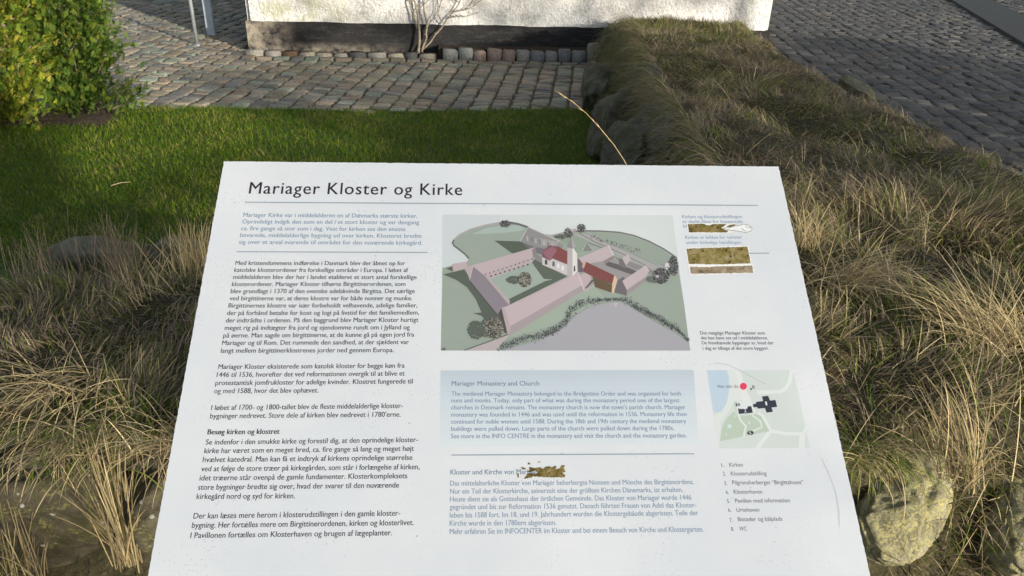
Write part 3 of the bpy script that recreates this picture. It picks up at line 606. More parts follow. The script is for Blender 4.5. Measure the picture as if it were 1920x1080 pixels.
CY = np.array([(.20, .22, .02), (.25, .26, .03), (.14, .19, .02), (.30, .27, .05), (.11, .16, .02)]); CY = np.concatenate([CY, np.array([(.075, .13, .02), (.10, .15, .02), (.06, .11, .018)])]); CG = np.array([(.14, .18, .025), (.055, .105, .018), (.075, .13, .022), (.04, .08, .015), (.10, .15, .03)])
pA = at(20, 225, .03); pB = at(150, 212, .03)
conifer((pA[0]-.12, pA[1], .0), .36, 2.1, 13000, CY, 'yellow green conifer at the left edge of the photo', 3, ((-.25, 0, -.05), (.08, .03, .03), (.22, -.02, .06)))
conifer((pB[0]-.02, pB[1]+.05, .0), .32, 2.1, 13000, CG, 'darker green conifer right of the yellow one, nearest the cobbled path', 8, ((-.13, 0, -.03), (.02, .04, 0), (.15, 0, -.02)))

# ------------------------------------------------------------------ the information sign
TILT = 0.60245046; CT, ST = math.cos(TILT), math.sin(TILT)
PO = np.array([-0.34956749, 1.06161975, 1.65-0.36277992]); DN = np.array([0, -CT, -ST]); NO = np.array([0, -ST, CT])
PW, PH = .80, .60
SB = np.array([PO[0]+PW/2, PO[1]-.25, 0.0])
sign = empty('information_sign', tuple(SB), 'white slanted information board with printed text, drawing and map before the grassy bank', 'information sign')
def pan(px, py):
    d = RI*(px-960)/FPX - UP*(py-540)/FPX + FW; k = ((PO-CAM_POS)@NO)/(d@NO); P_ = CAM_POS+k*d-PO; return P_[0], P_@DN
def PWd(a_, b_, h=0.0):                        # panel (right, down, height) -> sign local
    a_ = np.asarray(a_, float)[..., None]; b_ = np.asarray(b_, float)[..., None]; h = np.asarray(h, float)[..., None]
    return PO-SB + a_*np.array([1.0, 0, 0]) + b_*DN + h*NO
def slab(name, rim, h0, h1, mat):
    k = len(rim); A = np.array(rim); V = np.concatenate([PWd(A[:, 0], A[:, 1], h1), PWd(A[:, 0], A[:, 1], h0)])
    f = [list(range(k))[::-1], list(range(k, 2*k))]+[[i, (i+1) % k, k+(i+1) % k, k+i] for i in range(k)]
    me = bpy.data.meshes.new(name); me.from_pydata([tuple(v) for v in V], [], f); me.update()
    bm = bmesh.new(); bm.from_mesh(me); bmesh.ops.recalc_face_normals(bm, faces=bm.faces); bm.to_mesh(me); bm.free(); return link(name, me, mat, sign)
def rim_pts(step, inset, jit):
    pts = []
    for (x0, y0, x1, y1, nx_, ny_) in ((0, 0, PW, 0, 0, 1), (PW, 0, PW, PH, -1, 0), (PW, PH, 0, PH, 0, -1), (0, PH, 0, 0, 1, 0)):
        L_ = math.hypot(x1-x0, y1-y0); m = max(1, int(L_/step))
        for i in range(m):
            t = i/m; j = inset+(jit*max(0, random.random()-.45)*1.8 if jit else 0); pts.append((x0+(x1-x0)*t+nx_*j, y0+(y1-y0)*t+ny_*j))
    return pts
slab('backing_board', [(0, 0), (PW, 0), (PW, PH), (0, PH)], -.006, -.0012, M_EDGE)
slab('face', rim_pts(.0035, .0002, .0006), -.0012, 0, M_LAM)
slab('frame', [(.06, .06), (PW-.06, .06), (PW-.06, PH-.06), (.06, PH-.06)], -.03, -.0062, M_STEEL)
for sx_ in (.16, PW-.16):
    b_ = PWd(sx_, .30, -.03); bm = bmesh.new(); tube(bm, [(b_[0], b_[1]+.03, -.02), (b_[0], b_[1]+.03, b_[2]-.03)], .03, 18); bm_obj('leg', bm, M_STEEL, sign)

INK = (46, 42, 50); BLUE = (134, 155, 176); SLATE = (118, 138, 160); GREY = (92, 92, 98)
def capture(body, bold=0.0, space=1.0):
    cu = bpy.data.curves.new('lettering', 'FONT'); cu.body = body; cu.size = 1; cu.resolution_u = 3; cu.offset = bold; cu.space_character = space
    o = bpy.data.objects.new('lettering', cu); COL.objects.link(o); dg = bpy.context.evaluated_depsgraph_get(); dg.update()
    me = bpy.data.meshes.new_from_object(o.evaluated_get(dg)); bpy.data.objects.remove(o); bpy.data.curves.remove(cu)
    V = np.empty(len(me.vertices)*3, np.float32); me.vertices.foreach_get('co', V); V = V.reshape(-1, 3)[:, :2].astype(float); F = [list(p.vertices) for p in me.polygons]; bpy.data.meshes.remove(me); return V, F
CAPH = capture('H')[0][:, 1].max()
class Ink:
    def __init__(s): s.V = []; s.F = []; s.C = []; s.n = 0; s.h = 0.0
    def add(s, pts2, faces, col, h):
        A = np.array(pts2, float).reshape(-1, 2); P_ = PWd(A[:, 0], A[:, 1], h); s.V.append(P_); s.F += [[i+s.n for i in f] for f in faces]; s.C.append(np.tile(s2l(col), (len(A), 1))); s.n += len(A)
    def line(s, body, L_, R_, cap, col, bold=.010, space=1.0, h=.0001):
        V, F = capture(body, 0, space); (aL, bL), (aR, bR) = pan(*L_), pan(*R_); x0, x1 = V[:, 0].min(), V[:, 0].max(); t = (V[:, 0]-x0)/(x1-x0)
        mid = ((L_[0]+R_[0])/2, (L_[1]+R_[1])/2); ch = pan(mid[0], mid[1])[1]-pan(mid[0], mid[1]-cap)[1]
        s.add(np.stack([aL+(aR-aL)*t, bL+(bR-bL)*t-V[:, 1]/CAPH*ch], 1), F, col, h)
    def poly(s, px, col, h): s.add([pan(*p_) for p_ in px], [list(range(len(px)))], col, h)
    def stroke(s, px, wd, col, h):
        px = [np.array(p_, float) for p_ in px]; Lp, Rp = [], []
        for i, p_ in enumerate(px):
            t = px[min(i+1, len(px)-1)]-px[max(i-1, 0)]; t /= np.linalg.norm(t)+1e-9; nrm = np.array([-t[1], t[0]])*wd/2; Lp.append(p_+nrm); Rp.append(p_-nrm)
        k = len(px); s.add([pan(*p_) for p_ in Lp+Rp], [[i, i+1, k+i+1, k+i] for i in range(k-1)], col, h)
    def build(s, name, parent=None, mat=None):
        V = np.concatenate(s.V); C = np.concatenate(s.C); me = bpy.data.meshes.new(name); me.from_pydata(V.tolist(), [], s.F); me.update()
        a_ = me.color_attributes.new('Col', 'FLOAT_COLOR', 'POINT'); a_.data.foreach_set('color', np.concatenate([C, np.ones((len(C), 1))], 1).astype(np.float32).ravel())
        bm = bmesh.new(); bm.from_mesh(me); flip = [f for f in bm.faces if f.normal.dot(Vector(NO)) < 0]; bmesh.ops.reverse_faces(bm, faces=flip); bm.to_mesh(me); bm.free()
        return link(name, me, mat or M_PRINT, parent or sign)
def block(name, lines, cap, col, bold=.010, space=1.0, h=.0001):
    k = Ink()
    for i, (t, L_, R_) in enumerate(lines):
        cp_ = cap if not isinstance(cap, (list, tuple)) else cap[0]+(cap[1]-cap[0])*i/max(1, len(lines)-1)
        k.line(t, L_, R_, cp_, col, bold, space, h)
        e_ = .8 if bold > .02 else (.7 if bold < .005 and space > 1 else .38)       # second pass thickens the strokes
        k.line(t, (L_[0]+e_, L_[1]), (R_[0]+e_, R_[1]), cp_, col, bold, space, h+.00001)
    return k.build(name)
block('title', [('Mariager Kloster og Kirke', (466, 363), (866, 366))], 21.5, (44, 38, 46), .004, 1.1)
for L_, R_ in (((459, 379.5), (1421, 385.5)), ((443.8, 472.3), (802, 473.7)), ((846.4, 853.5), (1301.5, 851)), ((1402, 475.2), (1442.2, 475.0))):
    k = Ink(); k.stroke([L_, R_], 1.5, (140, 155, 168), .0005); k.build('rule_line')
block('intro_text', [('Mariager Kirke var i middelalderen en af Danmarks største kirker.', (455.8, 406.6), (782, 408.5)),
    ('Oprindeligt indgik den som en del i et stort kloster og var dengang', (453.9, 419), (785.5, 420.7)),
    ('ca. fire gange så stor som i dag. Vest for kirken ses den eneste', (451.6, 431.7), (760, 433.3)),
    ('bevarede, middelalderlige bygning ud over kirken. Klosteret bredte', (449.7, 444.4), (790, 446)),
    ('sig over et areal svarende til området for den nuværende kirkegård.', (447.6, 457.3), (791.4, 459.1))], 7.6, (128, 152, 174), .014)
block('paragraph', [('Med kristendommens indførelse i Danmark blev der åbnet op for', (440.9, 496.9), (759, 497.3)),
    ('katolske klosterordener fra forskellige områder i Europa. I løbet af', (438.8, 509.8), (764.8, 510.2)),
    ('middelalderen blev der her i landet etableret et stort antal forskellige', (436.7, 523.1), (780.8, 523.4)),
    ('klosterordener. Mariager Kloster tilhørte Birgittinerordenen, som', (434.4, 536.5), (759.7, 536.2)),
    ('blev grundlagt i 1370 af den svenske adelskvinde Birgitta. Det særlige', (432, 549.8), (777.2, 549.6)),
    ('ved birgittinerne var, at deres klostre var for både nonner og munke.', (429.9, 563.2), (772.6, 563)),
    ('Birgittinernes klostre var især forbeholdt velhavende, adelige familier,', (427.8, 576.8), (782.4, 576.3)),
    ('der på forhånd betalte for kost og logi på livstid for det familiemedlem,', (425.2, 590.9), (785.4, 589.9)),
    ('der indtrådte i ordenen. På den baggrund blev Mariager Kloster hurtigt', (422.9, 604.7), (784.3, 603.5)),
    ('meget rig på indtægter fra jord og ejendomme rundt om i Jylland og', (420.8, 618.7), (767.9, 617.6)),
    ('på øerne. Man sagde om birgittinerne, at de kunne gå på egen jord fra', (418.2, 633), (776, 631.2)),
    ('Mariager og til Rom. Det rummede den sandhed, at der sjældent var', (415.9, 647.1), (766.2, 645.2)),
    ('langt mellem birgittinerklostrenes jorder ned gennem Europa.', (413.5, 661.6), (737.9, 660.2))], (7.7, 8.6), INK, .010)
block('paragraph', [('Mariager Kloster eksisterede som katolsk kloster for begge køn fra', (408.8, 692), (758, 689.5)),
    ('1446 til 1536, hvorefter det ved reformationen overgik til at blive et', (405.8, 707), (758.3, 704.3)),
    ('protestantisk jomfrukloster for adelige kvinder. Klostret fungerede til', (403.3, 722.3), (773.3, 719)),
    ('og med 1588, hvor det blev ophævet.', (401, 737.5), (596.3, 736))], (8.9, 9.2), INK)
block('paragraph', [('I løbet af 1700- og 1800-tallet blev de fleste middelalderlige kloster-', (395.5, 769), (755, 765)),
    ('bygninger nedrevet. Store dele af kirken blev nedrevet i 1780’erne.', (393.3, 784.5), (750.8, 781.3))], 9.4, INK)
block('heading', [('Besøg kirken og klostret', (388.5, 814.5), (523.3, 813.5))], 9.6, (40, 36, 44), .03)
block('paragraph', [('Se indenfor i den smukke kirke og forestil dig, at den oprindelige kloster-', (385.3, 833.8), (783.3, 828.8)),
    ('kirke har været som en meget bred, ca. fire gange så lang og meget højt', (382.5, 850), (775.8, 845.3)),
    ('hvælvet katedral. Man kan få et indtryk af kirkens oprindelige størrelse', (379.6, 866.6), (772.8, 862.3)),
    ('ved at følge de store træer på kirkegården, som står i forlængelse af kirken,', (376.7, 883.8), (786.5, 879.8)),
    ('idet træerne står ovenpå de gamle fundamenter. Klosterkompleksets', (373.8, 901), (763.1, 896.7)),
    ('store bygninger bredte sig over, hvad der svarer til den nuværende', (370.8, 918.5), (747.7, 914.2)),
    ('kirkegård nord og syd for kirken.', (367.9, 935.8), (552.5, 934.3))], (9.7, 10.3), INK)
block('paragraph', [('Der kan læses mere herom i klosterudstillingen i den gamle kloster-', (362.1, 972.5), (750, 967)),
    ('bygning. Her fortælles mere om Birgittinerordenen, kirken og klosterlivet.', (359.2, 990), (775.4, 984.5)),
    ('I Pavillonen fortælles om Klosterhaven og brugen af lægeplanter.', (356.3, 1009), (734.8, 1003.7))], 10.6, INK)
# blue fading panel behind the English text
k = Ink(); TLb, TRb, BRb, BLb = (826, 694.5), (1300.5, 693.5), (1310, 832), (824.5, 838)
top_c, mid_c, bot_c = np.array((196, 207, 214)), np.array((213, 222, 226)), np.array((224, 230, 231))
nb = 14
for i in range(nb):
    t0, t1 = i/nb, (i+1)/nb; L0 = [TLb[j]+(BLb[j]-TLb[j])*t0 for j in (0, 1)]; L1 = [TLb[j]+(BLb[j]-TLb[j])*t1 for j in (0, 1)]; R0 = [TRb[j]+(BRb[j]-TRb[j])*t0 for j in (0, 1)]; R1 = [TRb[j]+(BRb[j]-TRb[j])*t1 for j in (0, 1)]
    t = (i+.5)/nb; c = top_c+(mid_c-top_c)*min(1, t/.4)+(bot_c-mid_c)*max(0, (t-.4)/.6); k.poly([L0, R0, R1, L1], tuple(c), .00004)
k.build('text_box')
block('heading', [('Mariager Monastery and Church', (846.7, 723), (1010.9, 723))], 8.6, SLATE, .014)
block('paragraph', [('The medieval Mariager Monastery belonged to the Bridgettine Order and was organised for both', (846.1, 741.9), (1276.7, 741.6)),
    ('nuns and monks. Today, only part of what was during the monastery period one of the largest', (846.1, 754.5), (1273.9, 754.3)),
    ('churches in Denmark remains. The monastery church is now the town’s parish church. Mariager', (845.8, 767.8), (1285.2, 767.2)),
    ('monastery was founded in 1446 and was used until the reformation in 1536. Monastery life then', (845.8, 781.3), (1287.4, 780.1)),
    ('continued for noble women until 1588. During the 18th and 19th century the medieval monastery', (845.6, 794.5), (1286.6, 793.3)),
    ('buildings were pulled down. Large parts of the church were pulled down during the 1780s.', (845.6, 808), (1264, 806.6)),
    ('See more in the INFO CENTRE in the monastery and visit the church and the monastery garden.', (845.3, 821.8), (1287.4, 820.3))], (7.8, 8.4), (126, 148, 172), .012)
block('heading', [('Kloster und Kirche von Mariager', (844.3, 889.9), (1012, 888.7))], 9.4, SLATE, .014)
block('paragraph', [('Das mittelalterliche Kloster von Mariager beherbergte Nonnen und Mönche des Birgittenordens.', (843.8, 910.6), (1300.8, 907.7)),
    ('Nur ein Teil der Klosterkirche, seinerzeit eine der größten Kirchen Dänemarks, ist erhalten.', (843.8, 925.8), (1280.7, 922.5)),
    ('Heute dient sie als Gotteshaus der örtlichen Gemeinde. Das Kloster von Mariager wurde 1446', (843.5, 940.6), (1296.4, 937.1)),
    ('gegründet und bis zur Reformation 1536 genutzt. Danach führten Frauen von Adel das Kloster-', (843.2, 955.2), (1306, 951.4)),
    ('leben bis 1588 fort. Im 18. und 19. Jahrhundert wurden die Klostergebäude abgerissen. Teile der', (843.2, 970.7), (1309, 966)),
    ('Kirche wurde in den 1780ern abgerissen.', (842.9, 985.8), (1042.7, 984.4)),
    ('Mehr erfahren Sie im INFOCENTER im Kloster und bei einem Besuch von Kirche und Klostergarten.', (842.9, 1001.6), (1319.2, 996.9))], (9.2, 10), (138, 157, 177), .012)
block('notice_text', [('Kirken og klosterudstillingen', (1278.9, 409.2), (1391.4, 408.9)), ('er daglig åben for besøgende', (1280, 418.3), (1392.5, 418.3)), ('kl', (1281.4, 426.9), (1287.5, 426.9)),
    ('Kirken er lukket for turister', (1285, 448), (1391.7, 447.5)), ('under kirkelige handlinger.', (1286.7, 457.5), (1391.7, 457.2))], 6.0, (150, 170, 190), .014)
block('caption', [('Det mægtige Mariager Kloster som', (1313, 627.2), (1434.2, 627.2)), ('det kan have set ud i middelalderen.', (1314.4, 636.4), (1439.7, 636.4)),
    ('De fremhævede bygninger er, hvad der', (1316.1, 645.8), (1450.8, 645.8)), ('i dag er tilbage af det store byggeri.', (1317.8, 655.8), (1441.1, 655.8))], 6.0, (96, 98, 102), .004)
k = Ink()
for nmb, nx_, ny_, t, x0, y0, x1, y1 in (('1.', 1353, 875.5, 'Kirken', 1367.9, 875.1, 1393.4, 875), ('2.', 1355.8, 891.7, 'Klosterudstilling', 1370.7, 891.7, 1437.5, 891), ('3.', 1358.3, 909.4, 'Pilgrimsherberget “Birgittahuset”', 1373.4, 908.5, 1507.1, 907.7),
    ('4.', 1360.9, 926.6, 'Klosterhaven', 1376, 925.8, 1429.6, 925.4), ('5.', 1363.6, 943.2, 'Pavillon med information', 1378.8, 942.6, 1481.2, 941.8), ('6.', 1365.8, 959.6, 'Urtehaven', 1381.1, 959.6, 1424.1, 959.2),
    ('7.', 1368.5, 978.6, 'Bistader og bålplads', 1384.1, 977.3, 1467.3, 976.3), ('8.', 1371.1, 995.4, 'WC', 1386.6, 995, 1400.3, 994.8)):
    k.line(nmb, (nx_, ny_), (nx_+5.5, ny_), 7.2, (72, 72, 80), .006); k.line(t, (x0, y0), (x1, y1), 7.6, (66, 66, 74), .006)
k.build('map_legend')

# --- bird's-eye drawing (printed picture); U,V are positions on the print
D = Ink(); LH = [.00004]
def uv(p_): return (800+p_[0]/3.6, 380+p_[1]/3.6)
DIM = [.955]
def dp(pts, col): col = tuple(c_*DIM[0] for c_ in col); LH[0] += .000003; D.poly([uv(p_) for p_ in pts], col, LH[0])
def dl(pts, wd, col): LH[0] += .000003; D.stroke([uv(p_) for p_ in pts], wd/3.6, col, LH[0])
dp([(107, 80), (1660, 85), (1778, 998), (95, 998)], (224, 230, 226))
dp([(107, 80), (500, 82), (480, 500), (101, 500)], (218, 225, 224))
RIMP = [(285, 378), (262, 350), (222, 318), (185, 290), (174, 272), (185, 250), (225, 215), (300, 180), (400, 152), (500, 135), (560, 134), (620, 145), (680, 165), (720, 190), (770, 212), (840, 222), (900, 208), (960, 196), (1070, 190), (1180, 192), (1300, 200), (1400, 222), (1500, 260), (1600, 312), (1650, 345), (1690, 375)]
dp([(107, 440), (175, 425), (270, 405)]+RIMP+[(1700, 450), (1740, 700), (1778, 998), (95, 998)], (165, 176, 162))
dp([(300, 212), (400, 172), (500, 152), (620, 152), (668, 172), (640, 190), (520, 205), (400, 210)], (180, 195, 184))
dp([(1100, 196), (1300, 206), (1480, 262), (1600, 325), (1660, 380), (1600, 430), (1350, 330)], (160, 170, 157))
dp([(700, 560), (1140, 570), (1200, 640), (900, 820), (560, 910)], (172, 185, 168))
dl(RIMP[:6], 12, (108, 110, 106)); dl(RIMP[5:11], 12, (176, 168, 168)); dl(RIMP[10:14], 14, (108, 104, 104)); dl(RIMP[13:18], 9, (178, 166, 168)); dl(RIMP[17:], 9, (112, 108, 108))
dp([(985, 215), (1085, 207), (1200, 258), (1330, 318), (1480, 395), (1600, 432), (1580, 460), (1490, 440), (1340, 372), (1200, 300), (1080, 250)], (180, 176, 174))
dl([(985, 220), (1080, 268), (1200, 310)], 6, (120, 122, 118)); dl([(1030, 207), (1130, 262), (1330, 350), (1480, 425)], 5, (118, 120, 116)); dl([(1060, 200), (1200, 262), (1400, 350), (1560, 425)], 4, (140, 142, 138))
for a0, a1 in (((1095, 215), (1440, 325)), ((1110, 232), (1445, 345))):
    for i in range(44):
        t = random.random(); x_ = a0[0]+(a1[0]-a0[0])*t; y_ = a0[1]+(a1[1]-a0[1])*t+random.gauss(0, 5); r_ = random.uniform(3, 7); dp([(x_-r_, y_), (x_, y_-r_*.7), (x_+r_, y_), (x_, y_+r_*.7)], random.choice([(104, 112, 102), (130, 140, 128), (90, 96, 88)]))
dp([(458, 257), (630, 262), (735, 300), (720, 345), (575, 342)], (98, 106, 92))
dp([(880, 235), (960, 205), (1080, 255), (1060, 330), (1000, 340)], (155, 168, 152))
dp([(1110, 400), (1230, 370), (1420, 440), (1330, 540), (1180, 480)], (164, 160, 158)); dp([(1200, 392), (1330, 428), (1430, 468), (1400, 492), (1210, 425)], (108, 104, 103)); dp([(1260, 360), (1500, 445), (1540, 470), (1480, 480), (1300, 400)], (150, 146, 144))
dp([(110, 485), (255, 452), (285, 500), (520, 705), (548, 880), (470, 850), (400, 800), (370, 765), (310, 747), (370, 742), (330, 650), (270, 570), (200, 522)], (100, 107, 95))
dp([(130, 445), (172, 432), (180, 466)], (104, 104, 96))
dp([(420, 520), (720, 400), (905, 525), (560, 668)], (170, 184, 169)); dp([(735, 375), (945, 500), (550, 695), (548, 655), (800, 530), (850, 520), (790, 515), (710, 405)], (104, 111, 98))
dp([(740, 345), (790, 380), (960, 480), (945, 500), (730, 385)], (150, 145, 143))
# great church in grey outline
dp([(685, 165), (870, 248), (925, 290), (900, 330), (740, 302), (630, 262)], (154, 153, 150)); dp([(630, 262), (740, 302), (900, 330), (850, 372), (735, 340)], (128, 122, 124)); dl([(630, 262), (685, 165), (900, 262)], 5, (205, 200, 198))
dp([(765, 240), (870, 262), (895, 265), (870, 300), (760, 285)], (176, 168, 168))
for i in range(7):
    x_ = 675+i*28; y_ = 228+i*8; dp([(x_, y_), (x_+9, y_-4), (x_+12, y_+30), (x_, y_+30)], (134, 132, 132) if i % 2 else (190, 186, 184))
dp([(1050, 330), (1080, 268), (1120, 325)], (140, 143, 138)); dl([(1050, 330), (1080, 268), (1120, 320)], 4, (200, 192, 190))
# north range, gate annexe
dp([(270, 435), (735, 300), (740, 345), (720, 372), (385, 490), (312, 430)], (204, 186, 186)); dp([(385, 490), (720, 374), (716, 402), (420, 522)], (198, 182, 181)); dp([(710, 320), (735, 300), (742, 365), (720, 372)], (150, 140, 142))
for i in range(12):
    t = i/11; x_, y_ = 398+t*314, 485-t*103; dp([(x_-4, y_-3), (x_+4, y_-5), (x_+4, y_+2), (x_-4, y_+4)], (58, 54, 56))
for i in range(9):
    t = i/8; x_, y_ = 435+t*247, 497-t*77; dp([(x_-7, y_+5), (x_-4, y_-5), (x_+4, y_-6), (x_+7, y_+2)], (52, 48, 50))
dp([(172, 415), (270, 398), (275, 440), (180, 468)], (204, 184, 184)); dl([(172, 418), (180, 468)], 4, (170, 155, 156))
dp([(258, 445), (275, 432), (312, 430), (290, 518)], (196, 178, 180))
dp([(312, 430), (388, 492), (556, 690), (505, 765), (470, 745), (287, 525)], (150, 141, 147)); dp([(385, 488), (432, 520), (562, 662), (558, 694)], (196, 180, 180)); dl([(312, 430), (290, 520)], 5, (205, 190, 190)); dl([(290, 530), (470, 752)], 7, (84, 86, 82))
dp([(485, 745), (508, 712), (548, 840), (550, 885), (525, 880)], (86, 86, 84))
# south range
dp([(515, 712), (1020, 472), (1060, 545), (1056, 556), (562, 836)], (208, 190, 191)); dp([(562, 836), (1060, 551), (1060, 592), (552, 906), (548, 870)], (180, 167, 168)); dp([(505, 710), (521, 704), (568, 836), (550, 908)], (196, 178, 178)); dl([(1020, 472), (1062, 590)], 8, (214, 200, 200))
dp([(1032, 492), (1095, 460), (1112, 520), (1066, 584)], (202, 184, 185)); dp([(1062, 588), (1150, 540), (1140, 558), (1062, 610)], (196, 184, 178)); dp([(1066, 580), (1115, 520), (1130, 525), (1080, 580)], (110, 104, 104))
# church in colour
dp([(778, 332), (830, 288), (892, 298), (958, 340), (948, 418), (850, 378), (830, 392), (778, 366)], (130, 98, 102)); dp([(890, 300), (960, 336), (946, 416), (850, 372)], (142, 84, 82)); dp([(778, 334), (850, 296), (880, 322), (832, 392)], (160, 112, 122))
dp([(778, 368), (830, 394), (850, 380), (948, 420), (948, 492), (780, 420)], (214, 208, 206))
for x_, y_, c_ in ((806, 400, (80, 78, 78)), (856, 412, (112, 108, 106)), (888, 424, (240, 238, 234)), (918, 440, (240, 238, 234))): dp([(x_-8, y_+18), (x_-8, y_-8), (x_, y_-18), (x_+8, y_-8), (x_+8, y_+20)], c_)
dp([(950, 305), (986, 302), (986, 496), (948, 496)], (196, 187, 187)); dp([(984, 300), (1014, 345), (1018, 466), (984, 496)], (236, 232, 226)); dp([(975, 225), (1006, 296), (984, 312), (944, 302)], (152, 148, 148)); dp([(975, 225), (1006, 296), (984, 312)], (182, 175, 175)); dp([(992, 470), (992, 432), (1000, 425), (1004, 460)], (96, 92, 92))
dp([(1018, 380), (1065, 400), (1055, 470), (1022, 470)], (118, 108, 112))
# east ranges
dp([(1025, 376), (1225, 290), (1262, 355), (1190, 396), (1100, 410), (1062, 425)], (204, 188, 189)); dl([(1225, 290), (1262, 356)], 6, (224, 212, 210)); dp([(1195, 395), (1262, 358), (1262, 380), (1200, 420)], (150, 142, 142))
dp([(1075, 400), (1272, 495), (1252, 552), (1120, 500), (1055, 466)], (136, 84, 80)); dp([(1120, 500), (1252, 555), (1250, 610), (1135, 570)], (112, 96, 74)); dp([(1268, 488), (1288, 520), (1264, 612), (1248, 610), (1252, 550)], (226, 202, 168)); dp([(1055, 400), (1078, 396), (1062, 440), (1048, 440)], (214, 176, 160))
dp([(1288, 525), (1330, 500), (1352, 560), (1350, 630), (1264, 606)], (122, 114, 118)); dp([(1320, 530), (1470, 428), (1500, 462), (1480, 502), (1350, 590)], (206, 190, 192)); dp([(1350, 590), (1480, 505), (1480, 530), (1350, 626)], (168, 158, 158)); dl([(1470, 428), (1500, 462)], 5, (222, 208, 208))
dp([(1318, 375), (1358, 350), (1378, 385), (1345, 425)], (202, 190, 190)); dp([(1296, 385), (1318, 376), (1345, 425), (1340, 448), (1300, 425)], (128, 122, 124))
# pond, path, reeds
dp([(500, 998), (640, 962), (780, 925), (900, 862), (1000, 768), (1100, 705), (1200, 678), (1290, 668), (1350, 692), (1450, 752), (1580, 832), (1680, 882), (1772, 955), (1778, 998)], (181, 179, 183))
dp([(262, 998), (440, 930), (550, 893), (552, 905), (512, 945), (470, 998)], (198, 186, 183)); dl([(255, 998), (400, 946), (550, 890)], 6, (92, 94, 90))
dp([(1255, 680), (1290, 676), (1278, 710)], (206, 190, 192))
def seg_pts(pts):
    L_ = [math.dist(p_, q_) for p_, q_ in zip(pts, pts[1:])]; T = random.random()*sum(L_)
    for p_, q_, l_ in zip(pts, pts[1:], L_):
        if T < l_: return p_[0]+(q_[0]-p_[0])*T/l_, p_[1]+(q_[1]-p_[1])*T/l_
        T -= l_
    return pts[-1]
REED = [(500, 985), (560, 960), (640, 925), (700, 915), (770, 905), (860, 865), (920, 820), (960, 760), (960, 730), (1030, 690), (1080, 668), (1150, 664)]; REED2 = [(1150, 664), (1250, 658), (1340, 660)]; REED3 = [(1340, 658), (1420, 712), (1480, 745), (1560, 785), (1620, 825), (1690, 862)]; REED4 = [(1690, 862), (1765, 935)]
hh = LH[0]
for pts, m, wd in ((REED, 620, 20), (REED2, 110, 7), (REED3, 420, 17), (REED4, 60, 7)):
    for _ in range(m):
        x_, y_ = seg_pts(pts); x_ += random.gauss(0, wd*.6); y_ += random.gauss(0, wd*.6); an = random.gauss(-1.1, .5); ln = random.uniform(6, 16); hh += 2e-8
        D.stroke([uv((x_, y_)), uv((x_+ln*math.cos(an), y_+ln*math.sin(an)))], random.uniform(2.5, 4.5)/3.6, random.choice([(74, 76, 72), (92, 93, 90), (60, 62, 60), (118, 120, 116), (84, 84, 84), (150, 152, 150)]), hh)
LH[0] = hh+.000003
def blob(x_, y_, rx, ry, m, pal, jag=6):
    h0 = LH[0]
    for i in range(m):
        r_ = math.sqrt(random.random()); an = random.random()*6.28; cx_, cy_ = x_+rx*r_*math.cos(an), y_+ry*r_*math.sin(an); s_ = random.uniform(jag*.5, jag*1.2); a0 = random.random()*6.28; h0 += 5e-8
        D.poly([uv((cx_+s_*math.cos(a0+k_*2.1), cy_+s_*.8*math.sin(a0+k_*2.1))) for k_ in range(3)], random.choice(pal), h0)
    LH[0] = h0+.000003
SH = [(100, 107, 95), (96, 102, 92)]; TR = [(60, 58, 54), (92, 90, 82), (150, 146, 130), (176, 170, 150), (74, 72, 68), (128, 124, 112)]; TD = [(64, 63, 62), (86, 85, 84), (110, 108, 106), (52, 52, 52), (140, 138, 136)]
blob(590, 522, 52, 26, 200, SH, 9); blob(335, 860, 58, 62, 320, SH, 10); blob(400, 850, 50, 60, 200, SH, 10); blob(905, 232, 42, 14, 90, SH, 7); blob(1530, 520, 50, 22, 120, [(112, 116, 108)], 9)
blob(530, 145, 36, 24, 190, TD, 6); blob(957, 205, 30, 32, 190, TD, 6); blob(1043, 175, 28, 28, 170, TD, 6); blob(990, 190, 18, 12, 40, [(196, 182, 184), (170, 150, 152)], 6); blob(660, 520, 46, 50, 420, TR, 7); blob(456, 850, 60, 74, 640, TR, 8); blob(1580, 495, 56, 52, 380, TD, 8); blob(1664, 430, 32, 66, 340, TD, 8); blob(1622, 430, 14, 24, 40, [(236, 228, 226), (210, 190, 192)], 8); blob(115, 990, 18, 8, 30, TD, 5); blob(1555, 500, 10, 8, 12, [(220, 214, 212)], 6)
D.build('illustration')

# --- site map
DIM[0] = 1.0; D = Ink(); LH[0] = .00004
def uv(p_): return (1290+p_[0]/5.4, 660+p_[1]/5.4)
dp([(190, 185), (1065, 182), (1235, 972), (308, 978)], (216, 223, 216)); dp([(400, 184), (500, 184), (560, 480), (470, 510), (330, 720), (330, 900), (308, 978), (262, 640), (330, 610), (400, 500), (420, 300)], (226, 230, 224))
dp([(190, 185), (385, 185), (412, 250), (415, 400), (385, 530), (335, 605), (280, 610), (258, 600)], (196, 214, 226))
dp([(480, 185), (530, 200), (600, 400), (640, 490), (560, 510), (530, 400)], (232, 234, 230)); dp([(845, 800), (1130, 840), (1110, 972), (720, 976)], (217, 222, 215))
for pts, wd in (([(1050, 184), (1030, 300), (990, 370), (940, 400), (700, 410)], 26), ([(700, 620), (760, 660), (835, 800), (700, 976)], 28), ([(835, 800), (1000, 828), (1160, 830), (1200, 770)], 22), ([(1160, 830), (1150, 972)], 40)): dl(pts, wd, (230, 234, 229))
dp([(460, 500), (600, 500), (640, 620), (520, 660), (480, 600)], (202, 214, 199))
